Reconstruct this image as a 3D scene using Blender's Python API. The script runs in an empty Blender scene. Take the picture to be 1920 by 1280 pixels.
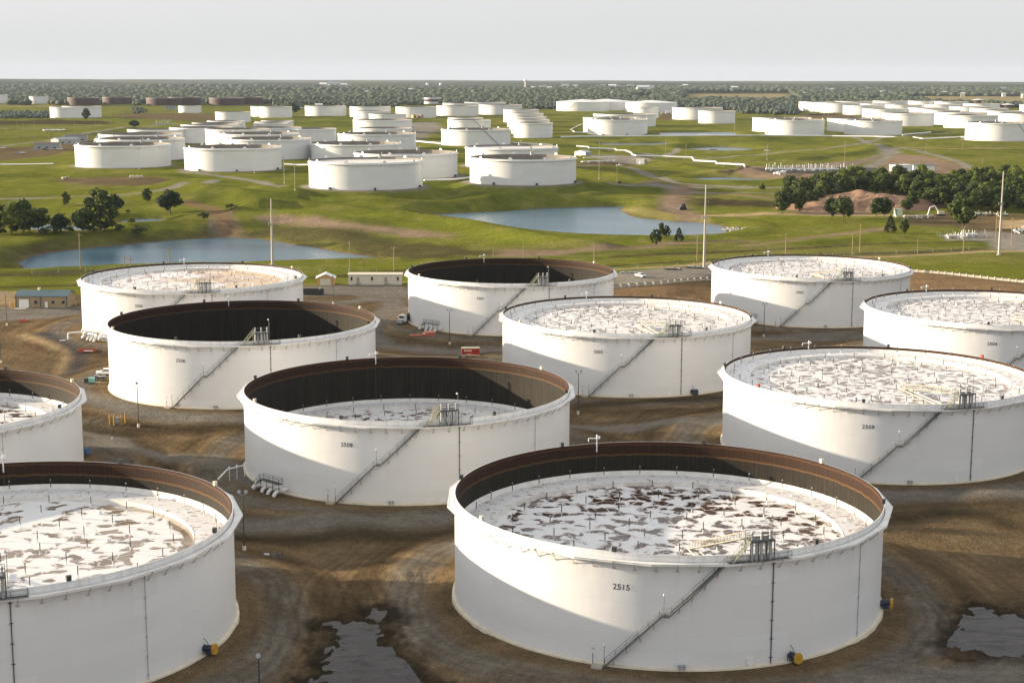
import bpy, math, random
import numpy as np
from mathutils import Vector, Matrix

# ------------------------------------------------------------------ camera, sky, sun
SC = bpy.context.scene
COL = SC.collection
R_ = math.radians
FPX, PITCH, ROLL, CAMH = 2918.8, R_(9.777), R_(0.156), 83.6

cam_d = bpy.data.cameras.new('camera')
cam = bpy.data.objects.new('camera', cam_d)
COL.objects.link(cam)
cam.matrix_world = (Matrix.Translation((0, 0, CAMH)) @ Matrix.Rotation(R_(90) - PITCH, 4, 'X')
                    @ Matrix.Rotation(ROLL, 4, 'Z'))
cam_d.sensor_width = 36
cam_d.lens = 36 * FPX / 1920
cam_d.clip_start = 1
cam_d.clip_end = 60000
SC.camera = cam

SUN_AZ, SUN_EL = R_(11), R_(11.0)
sun_vec = Vector((-math.cos(SUN_AZ) * math.cos(SUN_EL), math.sin(SUN_AZ) * math.cos(SUN_EL), math.sin(SUN_EL)))
sd = bpy.data.lights.new('sun', 'SUN')
sd.energy = 5.0
sd.angle = R_(0.6)
sd.color = (1.0, 0.83, 0.60)
so = bpy.data.objects.new('sun', sd)
so.rotation_euler = sun_vec.to_track_quat('Z', 'Y').to_euler()
so.location = (-300, 60, 200)
COL.objects.link(so)

w = bpy.data.worlds.new('World')
SC.world = w
w.use_nodes = True
wn = w.node_tree
bg = wn.nodes['Background']
sky = wn.nodes.new('ShaderNodeTexSky')
sky.sky_type = 'NISHITA'
sky.sun_disc = False
sky.sun_elevation = SUN_EL
sky.sun_rotation = math.atan2(sun_vec.x, sun_vec.y)
sky.altitude = 250
sky.air_density = 1.0
sky.dust_density = 6.0
sky.ozone_density = 2.0
hs = wn.nodes.new('ShaderNodeHueSaturation')       # thin high overcast: less blue than a clear sky
hs.inputs['Saturation'].default_value = 0.30
mx = wn.nodes.new('ShaderNodeMix')
mx.data_type = 'RGBA'
mx.inputs['Factor'].default_value = 0.70
mx.inputs['B'].default_value = (4.34, 4.36, 4.40, 1)
wn.links.new(sky.outputs[0], hs.inputs['Color'])
wtc = wn.nodes.new('ShaderNodeTexCoord')
wmp = wn.nodes.new('ShaderNodeMapping')
wmp.inputs['Scale'].default_value = (1.2, 1.2, 9)
wns = wn.nodes.new('ShaderNodeTexNoise')
wns.inputs['Scale'].default_value = 1.6
wns.inputs['Detail'].default_value = 5
wrg = wn.nodes.new('ShaderNodeMapRange')
wrg.inputs['From Min'].default_value = .35
wrg.inputs['From Max'].default_value = .65
wrg.inputs['To Min'].default_value = .985
wrg.inputs['To Max'].default_value = 1.015
wsc = wn.nodes.new('ShaderNodeVectorMath')
wsc.operation = 'SCALE'
wn.links.new(wtc.outputs['Generated'], wmp.inputs[0])
wn.links.new(wmp.outputs[0], wns.inputs['Vector'])
wn.links.new(wns.outputs[0], wrg.inputs[0])
wn.links.new(wrg.outputs[0], wsc.inputs['Scale'])
wn.links.new(hs.outputs[0], mx.inputs['A'])
wn.links.new(mx.outputs['Result'], wsc.inputs[0])
wn.links.new(wsc.outputs[0], bg.inputs['Color'])
bg.inputs['Strength'].default_value = 0.102

SC.view_settings.view_transform = 'Standard'
SC.view_settings.look = 'None'
SC.view_settings.exposure = 1.20
HAZE_D = 1.8e-5
SC.view_settings.gamma = 1
SC.view_settings.use_curve_mapping = False
SC.render.engine = 'CYCLES'
SC.cycles.max_bounces = 5
SC.cycles.volume_bounces = 0
SC.cycles.transparent_max_bounces = 6

rng = np.random.default_rng(7)
random.seed(7)

# ------------------------------------------------------------------ survey helpers
cT, sT = math.cos(PITCH), math.sin(PITCH)
cR, sR = math.cos(ROLL), math.sin(ROLL)


def ray(u, v):
    a, b = u - 960, v - 640
    x, y = cR * a + sR * b, -sR * a + cR * b
    return np.array([x / FPX, cT - y / FPX * sT, -sT - y / FPX * cT])


def P(u, v, z):
    d = ray(u, v)
    t = (z - CAMH) / d[2]
    return np.array([d[0] * t, d[1] * t, z])


def vrow(x, y, z):
    d = y * cT + (CAMH - z) * sT
    a, b = FPX * x / d, FPX * ((CAMH - z) * cT - y * sT) / d
    return 640 + sR * a + cR * b


def top_z(x, y, v):
    lo, hi = -50.0, 200.0
    for _ in range(40):
        m = (lo + hi) / 2
        if vrow(x, y, m) > v:
            lo = m
        else:
            hi = m
    return lo


def curve_drop(y):
    return y * y / 12.74e6


# ------------------------------------------------------------------ near tanks: number -> x, y, ground z, radius, roof level
NEAR = {
    '2515': (25.29, 245.90, -0.41, 34.55, 11.6), '2508': (-22.84, 334.66, -0.98, 35.5, 6.8),
    '2506': (-72.27, 413.08, 1.29, 35.36, 2.2), '2509': (83.92, 349.94, -0.66, 35.08, 16.4),
    '2505': (32.44, 436.87, -0.51, 35.1, 16.4), '2502': (107.32, 557.08, -1.38, 35.11, 16.4),
    '2501': (-0.42, 530.29, 0.11, 35.25, 2.6), '2500': (-104.03, 503.71, 1.38, 35.43, 16.4),
    '2514': (-77.90, 227.80, 0.0, 35.2, 13.0), '2507': (-125.2, 313.49, 0.0, 35.2, 11.6),
    '2504': (137.34, 441.39, 1.16, 35.4, 16.35)}
TH = 17.0

# far tanks: xl, xr, rim row, base row, kind (o open / c cone roof / b brown / bc brown cone), detail, label
FAR = [
 (142, 322, 273.7, 315.5, 'o', 2, 'white open tank at the left end of the front rank, above the gravel pump pad'),
 (346.5, 529, 279, 322, 'o', 2, 'second white tank from the left in the front rank, two dark mixers at its foot'),
 (580, 793, 306, 357, 'o', 2, 'nearest white tank of the far cluster, on the grass terrace above the pond'),
 (881, 1080, 299.5, 348, 'o', 2, 'white tank with a dark open top on the terrace above the pond head'),
 (665, 858, 290, 336, 'o', 2, 'white open tank half hidden behind the right side of the nearest terrace tank'),
 (872.5, 1046, 279, 316, 'o', 2, 'white tank with a high pale roof behind the dark topped tank by the pond'),
 (424, 584, 262.5, 300, 'o', 2, 'white open tank overlapping the back of the second front rank tank'),
 (584, 752, 272, 302, 'o', 2, 'white tank behind the nearest terrace tank, its left edge clear of the others'),
 (634, 780, 252.5, 283, 'o', 2, 'white tank whose right edge stands beside the long white pipe at mid left'),
 (662, 772.5, 226, 250, 'o', 1, 'white tank with banded rim in the stacked column of tanks left of centre'),
 (669, 772, 241.5, 262, 'o', 1, 'white tank of which only a thin rim shows in the stacked column left of centre'),
 (692, 761.5, 214.5, 229, 'o', 1, 'small white tank at the top right of the stacked column left of centre'),
 (663, 731, 209, 225, 'o', 1, 'small white tank at the top left of the stacked column left of centre'),
 (656, 733, 200.5, 219.5, 'o', 1, 'hindmost white tank of the stacked column left of centre'),
 (572, 649.5, 199.5, 218, 'o', 1, 'lone white tank in the back rank with a shadow slanting over its left wall'),
 (486, 548, 200.5, 221, 'o', 1, 'white back rank tank overlapping its neighbour, right one of the pair'),
 (470.5, 532, 200, 219, 'o', 1, 'white tank of the back rank, leftmost and hindmost of the overlapping pair'),
 (742, 819, 201, 221, 'o', 1, 'white back rank tank with two tan boxes before its wall'),
 (818.5, 898, 199, 218, 'o', 1, 'white back rank tank just right of the one with the tan boxes'),
 (898, 978.5, 197.2, 215.5, 'o', 1, 'rightmost white tank of the long back rank, lit on its left half'),
 (830, 893, 194, 206, 'o', 0, 'white rim showing just above the back rank, left one of two'),
 (871, 949, 192.5, 205, 'o', 0, 'white rim with a dark slot showing above the back rank, right one of two'),
 (795, 827.5, 183.5, 195, 'w', 0, 'small round white tank with a brown belt alone before the forest'),
 (839, 920, 226, 243, 'o', 1, 'white tank behind the broad one with a slanting stair, centre left'),
 (840, 906, 221.5, 236, 'o', 0, 'thin white rim peeping over the tank centre left'),
 (827.5, 957, 244, 274, 'o', 2, 'broad white tank with a slanting stair and a shadow on its left wall, centre'),
 (963.5, 1036, 231, 259, 'o', 1, 'front tank of the receding stack of narrow white tanks right of centre'),
 (959, 1030, 225, 252, 'o', 0, 'second narrow white tank from the front of the receding stack'),
 (955, 1024, 219.5, 246, 'o', 0, 'third narrow white tank from the front of the receding stack'),
 (951, 1019, 213.5, 239, 'o', 0, 'fourth narrow white tank of the receding stack'),
 (944, 1010, 206, 230, 'o', 1, 'hindmost and leftmost narrow white tank of the receding stack'),
 (1101, 1214, 225, 254, 'o', 2, 'white tank with a curved shadow on its wall behind the long straight pipe'),
 (1093, 1200, 221.5, 249, 'o', 1, 'white tank whose left edge shows behind the tank with a curved shadow'),
 (1112, 1229.5, 215, 238, 'o', 1, 'wide white tank behind the pair at the long straight pipe'),
 (1043, 1143, 191.5, 209, 'c', 1, 'left cone roofed white tank of three near the forest edge'),
 (1088, 1190, 191, 208, 'c', 1, 'middle cone roofed white tank of three near the forest edge'),
 (1172.5, 1269.5, 193, 210.5, 'c', 1, 'right cone roofed white tank of three near the forest edge'),
 (1187, 1235, 202, 222, 'o', 1, 'small white tank in front of the right cone roofed tank'),
 (1260, 1355, 202.5, 225, 'o', 1, 'white tank behind and left of its smaller twin, right of the cone roofs'),
 (1309, 1378, 208.5, 232, 'o', 1, 'smaller white tank overlapping its twin, right of the cone roofs'),
 (1434, 1545, 225.5, 254, 'o', 2, 'front white tank of the left pair along the long straight pipe'),
 (1410, 1521, 222, 248, 'o', 1, 'rear white tank of the left pair along the long straight pipe'),
 (1582, 1691, 227, 254, 'o', 2, 'front white tank of the right pair, slanting shadow across its wall'),
 (1550, 1658, 223.5, 248, 'o', 1, 'rear white tank of the right pair, half shaded, along the pipe'),
 (1652, 1751, 213, 237, 'o', 1, 'white tank standing behind the right pair, lit left wall'),
 (1751, 1850, 211.5, 235, 'o', 1, 'white tank in deep row between two wider tanks at right'),
 (1768, 1870.5, 217, 241, 'o', 1, 'wide white tank just left of the big one at the right edge'),
 (1808, 1938, 231.5, 265, 'o', 2, 'big white tank cut by the right edge of the picture'),
 (1870.5, 1972, 214, 238, 'o', 1, 'white tank behind the big one at the right edge'),
 (1616, 1704, 205, 221, 'o', 1, 'white tank in the second visible row of the right block'),
 (1580, 1656, 198.5, 216, 'o', 1, 'fourth white tank from the left in the packed block before the forest'),
 (1537, 1612, 193.7, 211.5, 'o', 1, 'third white tank from the left in the packed block before the forest'),
 (1517, 1590, 192.6, 209.5, 'o', 1, 'second white tank from the left in the packed block before the forest'),
 (1497, 1570, 191.5, 208, 'o', 1, 'leftmost white tank of the packed block before the forest'),
 (1567, 1636, 190.8, 205, 'o', 0, None), (1636, 1702, 190, 204, 'o', 0, None), (1609, 1680, 195, 210, 'o', 0, None),
 (1659, 1728, 197, 212, 'o', 0, None), (1702, 1766, 190, 203, 'o', 0, None), (1751, 1815, 191.5, 204, 'o', 0, None),
 (1733, 1801, 197, 211, 'o', 0, None), (1702, 1776, 203, 218, 'o', 0, None), (1727, 1800, 206.5, 222, 'o', 0, None),
 (1779, 1851, 200.5, 215, 'o', 0, None), (1805, 1874, 195, 209, 'o', 0, None), (1817, 1890, 203.5, 219, 'o', 0, None),
 (1843, 1916, 208.5, 224, 'o', 0, None),
 (1822, 1846, 187.5, 193.5, 'bc', 0, 'left of two small brown cone roofed tanks at far right'),
 (1875, 1903, 196.5, 202.5, 'bc', 0, 'right of two small brown cone roofed tanks at far right'),
 (1911, 1978, 197, 211, 'o', 0, 'far white tank touching the right edge of the picture'),
 (-30, 15, 178, 193.7, 'o', 0, 'far white tank cut by the left edge of the picture'),
 (55, 92, 181, 194.5, 'o', 0, 'small far white tank near the left edge, alone on a meadow'),
 (126.5, 187, 183.5, 198, 'b', 0, 'leftmost rusty brown tank of the far row at left'),
 (192, 247, 182.5, 195.5, 'b', 0, 'second rusty brown tank from the left in the far row'),
 (274, 342, 184, 198, 'b', 0, 'third rusty brown tank from the left in the far row'),
 (314, 377, 182.5, 197, 'b', 0, 'fourth rusty brown tank from the left in the far row'),
 (392, 458, 184, 198, 'b', 0, 'fifth rusty brown tank from the left in the far row'),
 (430, 494, 182.5, 196.5, 'b', 0, 'rightmost rusty brown tank of the far row at left'),
 (94, 166, 201.3, 221.5, 'o', 1, 'left white tank of the overlapping pair beyond the left meadow'),
 (117, 191, 200, 221, 'o', 1, 'right white tank of the pair beyond the left meadow, tree in front'),
 (334.5, 378, 199, 212, 'o', 0, 'small bright white tank below the brown row at left'),
 (404, 470.5, 210.5, 230, 'o', 1, 'white tank alone behind the left cluster, below the back rank'),
 (319, 437, 240.5, 269, 'o', 1, 'leftmost tank of the staggered row at mid left'),
 (340, 449, 235, 262, 'o', 1, 'second tank of the staggered row at mid left'),
 (361, 455, 231.5, 256, 'o', 1, 'third tank of the staggered row at mid left'),
 (389, 460, 227.5, 250, 'o', 1, 'hindmost tank of the staggered row at mid left'),
 (386, 506, 243.5, 277, 'o', 1, 'white tank partly shaded behind the left cluster centre'),
 (412, 561, 252.5, 287, 'o', 2, 'white tank with a white gauge hood, middle of the left cluster'),
 (460, 566, 240.5, 266, 'o', 1, 'white tank with bright rim behind the gauge hood tank'),
 (476, 540, 232, 249, 'o', 0, 'front of three thin white rims left of centre'),
 (478, 545, 229.5, 246, 'o', 0, 'middle of three thin white rims left of centre'),
 (490, 551, 227, 243, 'o', 0, 'hindmost of three thin white rims left of centre'),
 (529, 631, 242.5, 266, 'o', 1, 'white tank with grey wall right of the left cluster'),
 (180, 348, 262.5, 302, 'o', 2, 'white tank directly behind the leftmost front rank tank'),
 (186, 343, 253.5, 287, 'o', 1, 'third white tank back at the left end of the cluster'),
 (240, 347, 244, 271, 'o', 1, 'hindmost white tank at the left end of the cluster, narrow rim'),
]
FT = []
for xl, xr, vt, vb, kd, dt, lab in FAR:
    z = 11.0
    uc = (xl + xr) / 2
    for _ in range(3):
        F = P(uc, vb, z)
        z = 11.0 - curve_drop(F[1])
    al, ar = [math.atan2(*P(u, vb, z)[:2]) for u in (xl, xr)]
    sb = math.sin((ar - al) / 2)
    L = math.hypot(F[0], F[1])
    rad = L * sb / (1 - sb)
    cx, cy = F[0] * (L + rad) / L, F[1] * (L + rad) / L
    h = top_z(F[0], F[1], vt) - z
    FT.append((cx, cy, z, rad, h, kd, dt, lab))

# ------------------------------------------------------------------ terrain
CTRL = [(0, 1300, 0), (600, 1290, -.8), (700, 1150, -.8), (1850, 1180, -1.0), (1900, 1290, -.3), (640, 1040, -.3),
 (1750, 960, .6), (1800, 900, .2), (650, 985, .9), (350, 800, .5), (1250, 780, .5), (80, 650, 1.4), (150, 600, 1.6), (0, 600, 1.6),
 (85, 575, 2.0), (600, 545, 1.5), (700, 540, 1.5), (700, 600, .6), (800, 650, 0), (1300, 560, 0), (1240, 545, 1.6),
 (1240, 515, 2.4), (1400, 650, .2), (1800, 560, .5), (1800, 518, 2.6), (1900, 535, 2.6), (1760, 490, 2.6), (1900, 480, 2.8),
 (1400, 475, 2.2), (1100, 478, 2), (100, 525, .8), (400, 510, .6), (700, 515, 1), (0, 500, 0), (0, 460, 1.5), (20, 440, 2),
 (0, 400, 4), (100, 400, 3), (250, 395, 4), (150, 455, 1), (60, 462, 1), (300, 435, 1.6), (400, 410, 4.5), (425, 385, 6),
 (455, 402, 5.5), (500, 390, 7), (560, 395, 7), (700, 402, 5.5), (830, 412, 4), (1000, 441, 3), (1100, 453, 2.8),
 (520, 430, 0.5), (700, 460, 0), (850, 465, 1.5), (950, 460, 2.2),
 (1300, 456, 2.8), (1400, 440, 3), (1370, 410, 3.6), (1250, 400, 3.6), (1270, 378, 5.5), (1180, 352, 7.5), (1350, 350, 6.5),
 (1450, 385, 5), (1500, 420, 4), (1600, 430, 4), (1700, 440, 3.8), (1850, 440, 4), (1700, 405, 5.5), (1900, 405, 5.5),
 (1620, 372, 9), (1600, 400, 5), (1780, 380, 7), (1780, 350, 8.5), (1500, 352, 7), (1900, 345, 9), (1400, 338, 6), (1320, 300, 7.5),
 (1200, 312, 8), (1230, 330, 5.5), (1100, 310, 9), (1150, 290, 9), (1330, 290, 8), (1650, 300, 9.5), (1520, 290, 9.5), (1850, 300, 10),
 (1720, 275, 10.5), (1450, 265, 10.5), (1250, 262, 10.5), (1000, 275, 10.5), (1700, 320, 9.2), (1540, 322, 8), (1460, 322, 8),
 (100, 335, 9), (250, 335, 9.5), (350, 345, 9), (200, 372, 6.5), (0, 355, 7), (0, 300, 9.5), (50, 275, 10.5), (0, 240, 11), (100, 240, 11),
 (400, 345, 9.5), (440, 358, 8.8), (540, 362, 10.8), (520, 350, 11), (700, 363, 10.6), (880, 356, 10.6), (1100, 345, 10.2), (960, 366, 5.0),
 (720, 380, 4.6), (600, 376, 6.4), (850, 378, 3.6), (1120, 363, 5.4), (1120, 330, 9.8), (0, 205, 11), (300, 205, 11), (600, 205, 11), (1000, 205, 11),
 (1400, 205, 11), (1900, 205, 11)]
cx_, cy_, cz_ = [], [], []
for u, v, z in CTRL:
    p = P(u, v, z)
    cx_.append(p[0]); cy_.append(p[1]); cz_.append(z)
for x, y, z, r, _ in NEAR.values():
    for k in range(8):
        cx_.append(x + (r + 6) * math.sin(k * .785)); cy_.append(y + (r + 6) * math.cos(k * .785)); cz_.append(z)
for t in FT:
    cx_.append(t[0]); cy_.append(t[1]); cz_.append(11.0)
CX, CY, CZ = np.array(cx_), np.array(cy_), np.array(cz_)
CA, CB = CX / CY * 4, np.log(CY) * 3
GA = np.linspace(-4.4, 4.4, 353)
GB = np.linspace(math.log(40) * 3, math.log(26000) * 3, 560)
_ga, _gb = np.meshgrid(GA, GB)
_d2 = (_ga[..., None] - CA) ** 2 + (_gb[..., None] - CB) ** 2
_w = 1 / (_d2 + 0.0012) ** 1.9
GZ = (_w * CZ).sum(-1) / _w.sum(-1)
del _d2, _w
_t = np.clip((_gb / 3 - math.log(2600)) / .3, 0, 1)
GZ = GZ * (1 - _t) + 11 * _t


def vnoise(x, y, seed=0):
    xi, yi = np.floor(x).astype(np.int64), np.floor(y).astype(np.int64)
    fx, fy = x - xi, y - yi
    fx, fy = fx * fx * (3 - 2 * fx), fy * fy * (3 - 2 * fy)

    def hsh(i, j):
        n = (i * 374761393 + j * 668265263 + seed * 1442695041) & 0x7fffffff
        n = ((n ^ (n >> 13)) * 1274126177) & 0x7fffffff
        return ((n ^ (n >> 16)) & 0xffff) / 65535.0
    a, b, c, d = hsh(xi, yi), hsh(xi + 1, yi), hsh(xi, yi + 1), hsh(xi + 1, yi + 1)
    return (a * (1 - fx) + b * fx) * (1 - fy) + (c * (1 - fx) + d * fx) * fy


def fbm(x, y, o=4, seed=0):
    s = 0
    a = .5
    for k in range(o):
        s = s + a * vnoise(x * 2 ** k + 17 * k, y * 2 ** k, seed + k)
        a *= .5
    return s / (1 - .5 ** o)


def inpoly(x, y, poly):
    c = np.zeros(x.shape, bool)
    n = len(poly)
    for i in range(n):
        x1, y1 = poly[i]
        x2, y2 = poly[(i + 1) % n]
        if y1 == y2:
            continue
        m = (y1 > y) != (y2 > y)
        c ^= m & (x < (x2 - x1) * (y - y1) / (y2 - y1) + x1)
    return c


def dline(x, y, pts, closed=False):
    d = np.full(x.shape, 1e9)
    n = len(pts)
    for i in range(n if closed else n - 1):
        ax, ay = pts[i]
        bx, by = pts[(i + 1) % n]
        ex, ey = bx - ax, by - ay
        t = np.clip(((x - ax) * ex + (y - ay) * ey) / (ex * ex + ey * ey + 1e-9), 0, 1)
        d = np.minimum(d, np.hypot(x - ax - t * ex, y - ay - t * ey))
    return d


def smooth_poly(pts, n=6):
    out = []
    m = len(pts)
    for i in range(m):
        p0, p1, p2, p3 = [np.array(pts[(i + k - 1) % m]) for k in range(4)]
        for j in range(n):
            t = j / n
            out.append(tuple(.5 * ((2 * p1) + (-p0 + p2) * t + (2 * p0 - 5 * p1 + 4 * p2 - p3) * t * t
                                   + (-p0 + 3 * p1 - 3 * p2 + p3) * t ** 3)))
    return out


# ponds: name, level, outline (photo survey), kind
PONDS = [
 ('water', -3.0, [(40, 492), (60, 480), (130, 470), (200, 462), (300, 453), (380, 447), (455, 446), (520, 453), (600, 466), (690, 481), (765, 488),
             (700, 491), (600, 494), (480, 497), (330, 500), (200, 504), (90, 508), (48, 509), (43, 500)], 'left pond'),
 ('water', 2.0, [(806, 404), (860, 400), (940, 397), (1010, 391), (1090, 389), (1165, 388), (1160, 395), (1200, 408), (1260, 415), (1330, 419), (1367, 429),
            (1362, 436), (1330, 441), (1270, 444), (1200, 444), (1120, 442), (1020, 435), (930, 423), (860, 413)], 'right pond'),
 ('water', 1.0, [(42, 424), (80, 421), (130, 423), (185, 425), (184, 433), (140, 435), (90, 434), (48, 432)], 'pool behind the left trees'),
 ('water', 1.6, [(222, 416), (250, 412), (290, 411), (310, 414), (295, 418), (260, 420), (228, 420)], 'small pool'),
 ('water', 7.4, [(1283, 280), (1310, 277.5), (1350, 275.5), (1385, 277), (1418, 280), (1385, 284), (1340, 284.5), (1300, 283)], 'pool behind the red box'),
 ('water', 9.2, [(1125, 269.5), (1165, 269), (1210, 269), (1250, 269), (1246, 273), (1200, 274), (1150, 274)], 'grey pool'),
 ('water', 10.0, [(1237, 250.5), (1250, 248.5), (1300, 248), (1368, 248), (1380, 252.5), (1368, 256), (1260, 256)], 'pool along the pipe'),
 ('water', 5.2, [(1296, 335.5), (1325, 333.2), (1370, 332.5), (1430, 336), (1432, 340), (1380, 341), (1330, 340.5)], 'pool under the dirt fan'),
 ('puddle', -2.1, [(586, 1310), (612, 1235), (622, 1190), (613, 1172), (650, 1166), (690, 1160), (700, 1140), (722, 1150), (714, 1172), (724, 1200), (748, 1228), (775, 1265), (800, 1310)], 'front'),
 ('puddle', -2.2, [(1786, 1200), (1800, 1180), (1808, 1150), (1840, 1142), (1890, 1150), (1990, 1158), (2000, 1225), (1900, 1226), (1830, 1226), (1790, 1220)], 'right'),
]
PW = []
for nm, lv, px, tg in PONDS:
    PW.append((nm, lv, smooth_poly([tuple(P(u, v, lv)[:2]) for u, v in px], 4), tg))


BERMS = [([tuple(P(u, v, zz)[:2]) for u, v in px], bh, bw) for px, zz, bh, bw in (
    ([(455, 400), (560, 392), (700, 402), (860, 414), (1000, 440), (1120, 455)], 5, 3.0, 11),
    ([(540, 354), (640, 367), (800, 368), (960, 360), (1100, 354), (1140, 345)], 11, 2.2, 9),
    ([(1180, 300), (1300, 318), (1420, 330)], 7, 2.5, 12), ([(1060, 322), (1200, 340), (1280, 354)], 8, 2.5, 11),
    ([(1420, 262), (1560, 262), (1700, 262)], 10.5, 3.0, 18), ([(1720, 272), (1950, 272)], 10.5, 3.0, 16), ([(1200, 262), (1420, 263)], 10.5, 3, 16),
    ([(0, 330), (100, 328), (330, 331)], 9.5, 2.2, 9), ([(330, 348), (450, 362), (480, 385)], 8.5, 3, 11),
    ([(20, 468), (140, 450), (300, 438), (420, 428)], 2, 2.6, 12), ([(0, 515), (300, 508), (500, 507), (760, 512)], .5, 1.8, 7),
    ([(1150, 478), (1330, 470), (1680, 455)], 2, 1.6, 8), ([(1480, 300), (1600, 290), (1650, 275)], 9.5, 2.5, 12), ([(0, 262), (120, 258), (250, 240)], 11, 2.5, 16))]


def base_h(x, y):
    a = np.clip(x / np.maximum(y, 1) * 4, GA[0], GA[-1] - 1e-6)
    b = np.clip(np.log(np.maximum(y, 41)) * 3, GB[0], GB[-1] - 1e-6)
    fa = (a - GA[0]) / (GA[1] - GA[0])
    fb = (b - GB[0]) / (GB[1] - GB[0])
    i, j = fa.astype(int), fb.astype(int)
    fa, fb = fa - i, fb - j
    z = ((GZ[j, i] * (1 - fa) + GZ[j, i + 1] * fa) * (1 - fb) + (GZ[j + 1, i] * (1 - fa) + GZ[j + 1, i + 1] * fa) * fb)
    return z


def height(x, y):
    x = np.asarray(x, float)
    y = np.asarray(y, float)
    z = base_h(x, y)
    z = z + (fbm(x / 26, y / 26, 4, 3) - .5) * np.clip((y - 600) / 300, 0.16, 1.5) * 1.7
    for bl, bh, bw in BERMS:
        ba = np.array(bl)
        m = (x > ba[:, 0].min() - 4 * bw) & (x < ba[:, 0].max() + 4 * bw) & (y > ba[:, 1].min() - 4 * bw) & (y < ba[:, 1].max() + 4 * bw)
        if m.any():
            z[m] = z[m] + bh * np.exp(-(dline(x[m], y[m], bl) / bw) ** 2)
    z = z + (fbm(x / 7, y / 7, 3, 9) - .5) * np.clip((y - 500) / 900, .10, .35)
    yard = np.clip((640 - y) / 40, 0, 1)
    if yard.any():
        dm = np.full(x.shape, 1e9)
        for tx, ty, tz, r, _ in NEAR.values():
            dm = np.minimum(dm, np.hypot(x - tx, y - ty) - r)
        q = np.clip((dm - 12) / 12, 0, 1)
        z = z - 1.5 * q * q * (3 - 2 * q) * np.clip((560 - y) / 60, 0, 1)
    # rolling country far out
    f = np.clip((y - 3600) / 4000, 0, 1)
    z = z + f * (fbm(x / 1500, y / 1100, 3, 5) - .55) * 18
    g = np.clip((y - 10500) / 3500, 0, 1)
    z = z + g * (26 * (fbm(x / 2600 + 3, y / 2600, 3, 8) - .42))
    # pads
    for tx, ty, tz, r, _ in NEAR.values():
        d = np.hypot(x - tx, y - ty)
        k = np.clip((r + 12 - d) / 9, 0, 1)
        k = k * k * (3 - 2 * k)
        z = z * (1 - k) + (tz - .02) * k
    for t in FT:
        if t[1] > 2600:
            continue
        d = np.hypot(x - t[0], y - t[1])
        k = np.clip((t[3] + 14 - d) / 10, 0, 1)
        z = z * (1 - k) + 11 * k
    for nm, lv, poly, _ in PW:
        px = np.array(poly)
        m = (x > px[:, 0].min() - 60) & (x < px[:, 0].max() + 60) & (y > px[:, 1].min() - 60) & (y < px[:, 1].max() + 60)
        if not m.any():
            continue
        xs, ys = x[m], y[m]
        sdist = dline(xs, ys, poly, True)
        sdist = np.where(inpoly(xs, ys, poly), -sdist, sdist)
        if nm == 'puddle':
            sdist = sdist + (fbm(xs / 2.6, ys / 4.2, 4, 21) - .5) * 7.0 + (fbm(xs / .8, ys / 1.3, 3, 24) - .5) * 3.4
            prof = lv + np.where(sdist > 0, np.minimum(sdist * .045, 2), np.maximum(sdist * .03, -.3)) + (fbm(xs / 1.1, ys / 1.6, 3, 27) - .5) * .10
            k = np.clip(1 - (sdist - 2) / 16, 0, 1)
        else:
            sdist = sdist + (fbm(xs / 14, ys / 14, 4, 22) - .5) * 6
            prof = lv + np.where(sdist > 0, np.minimum(sdist * .22 + .1, 6), np.maximum(sdist * .3, -2))
            k = np.clip(1 - (sdist - 3) / 26, 0, 1)
        k = k * k * (3 - 2 * k)
        z[m] = z[m] * (1 - k) + prof * k
    return z - curve_drop(y)


def G(u, v):
    z = 4.0
    p = None
    for _ in range(25):
        p = P(u, v, z)
        hz = float(height(np.array([p[0]]), np.array([p[1]]))[0])
        z = z * .5 + hz * .5
    return Vector((p[0], p[1], z))


def gz(x, y):
    return float(height(np.array([float(x)]), np.array([float(y)]))[0])


# ground painted materials: real ground covers only
BROWN, RUSSET, GRAVEL, TAN = (.128, .092, .053), (.172, .114, .062), (.160, .146, .125), (.27, .20, .115)
GRASS, LUSH, DRY, DARKSOIL, FIELD, WOODF = (.120, .126, .020), (.138, .152, .020), (.20, .178, .058), (.056, .043, .025), (.26, .21, .11), (.032, .042, .016)
PINK, ASPH, ROCK, SCRUB = (.22, .155, .112), (.060, .058, .060), (.14, .11, .085), (.075, .066, .028)
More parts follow.
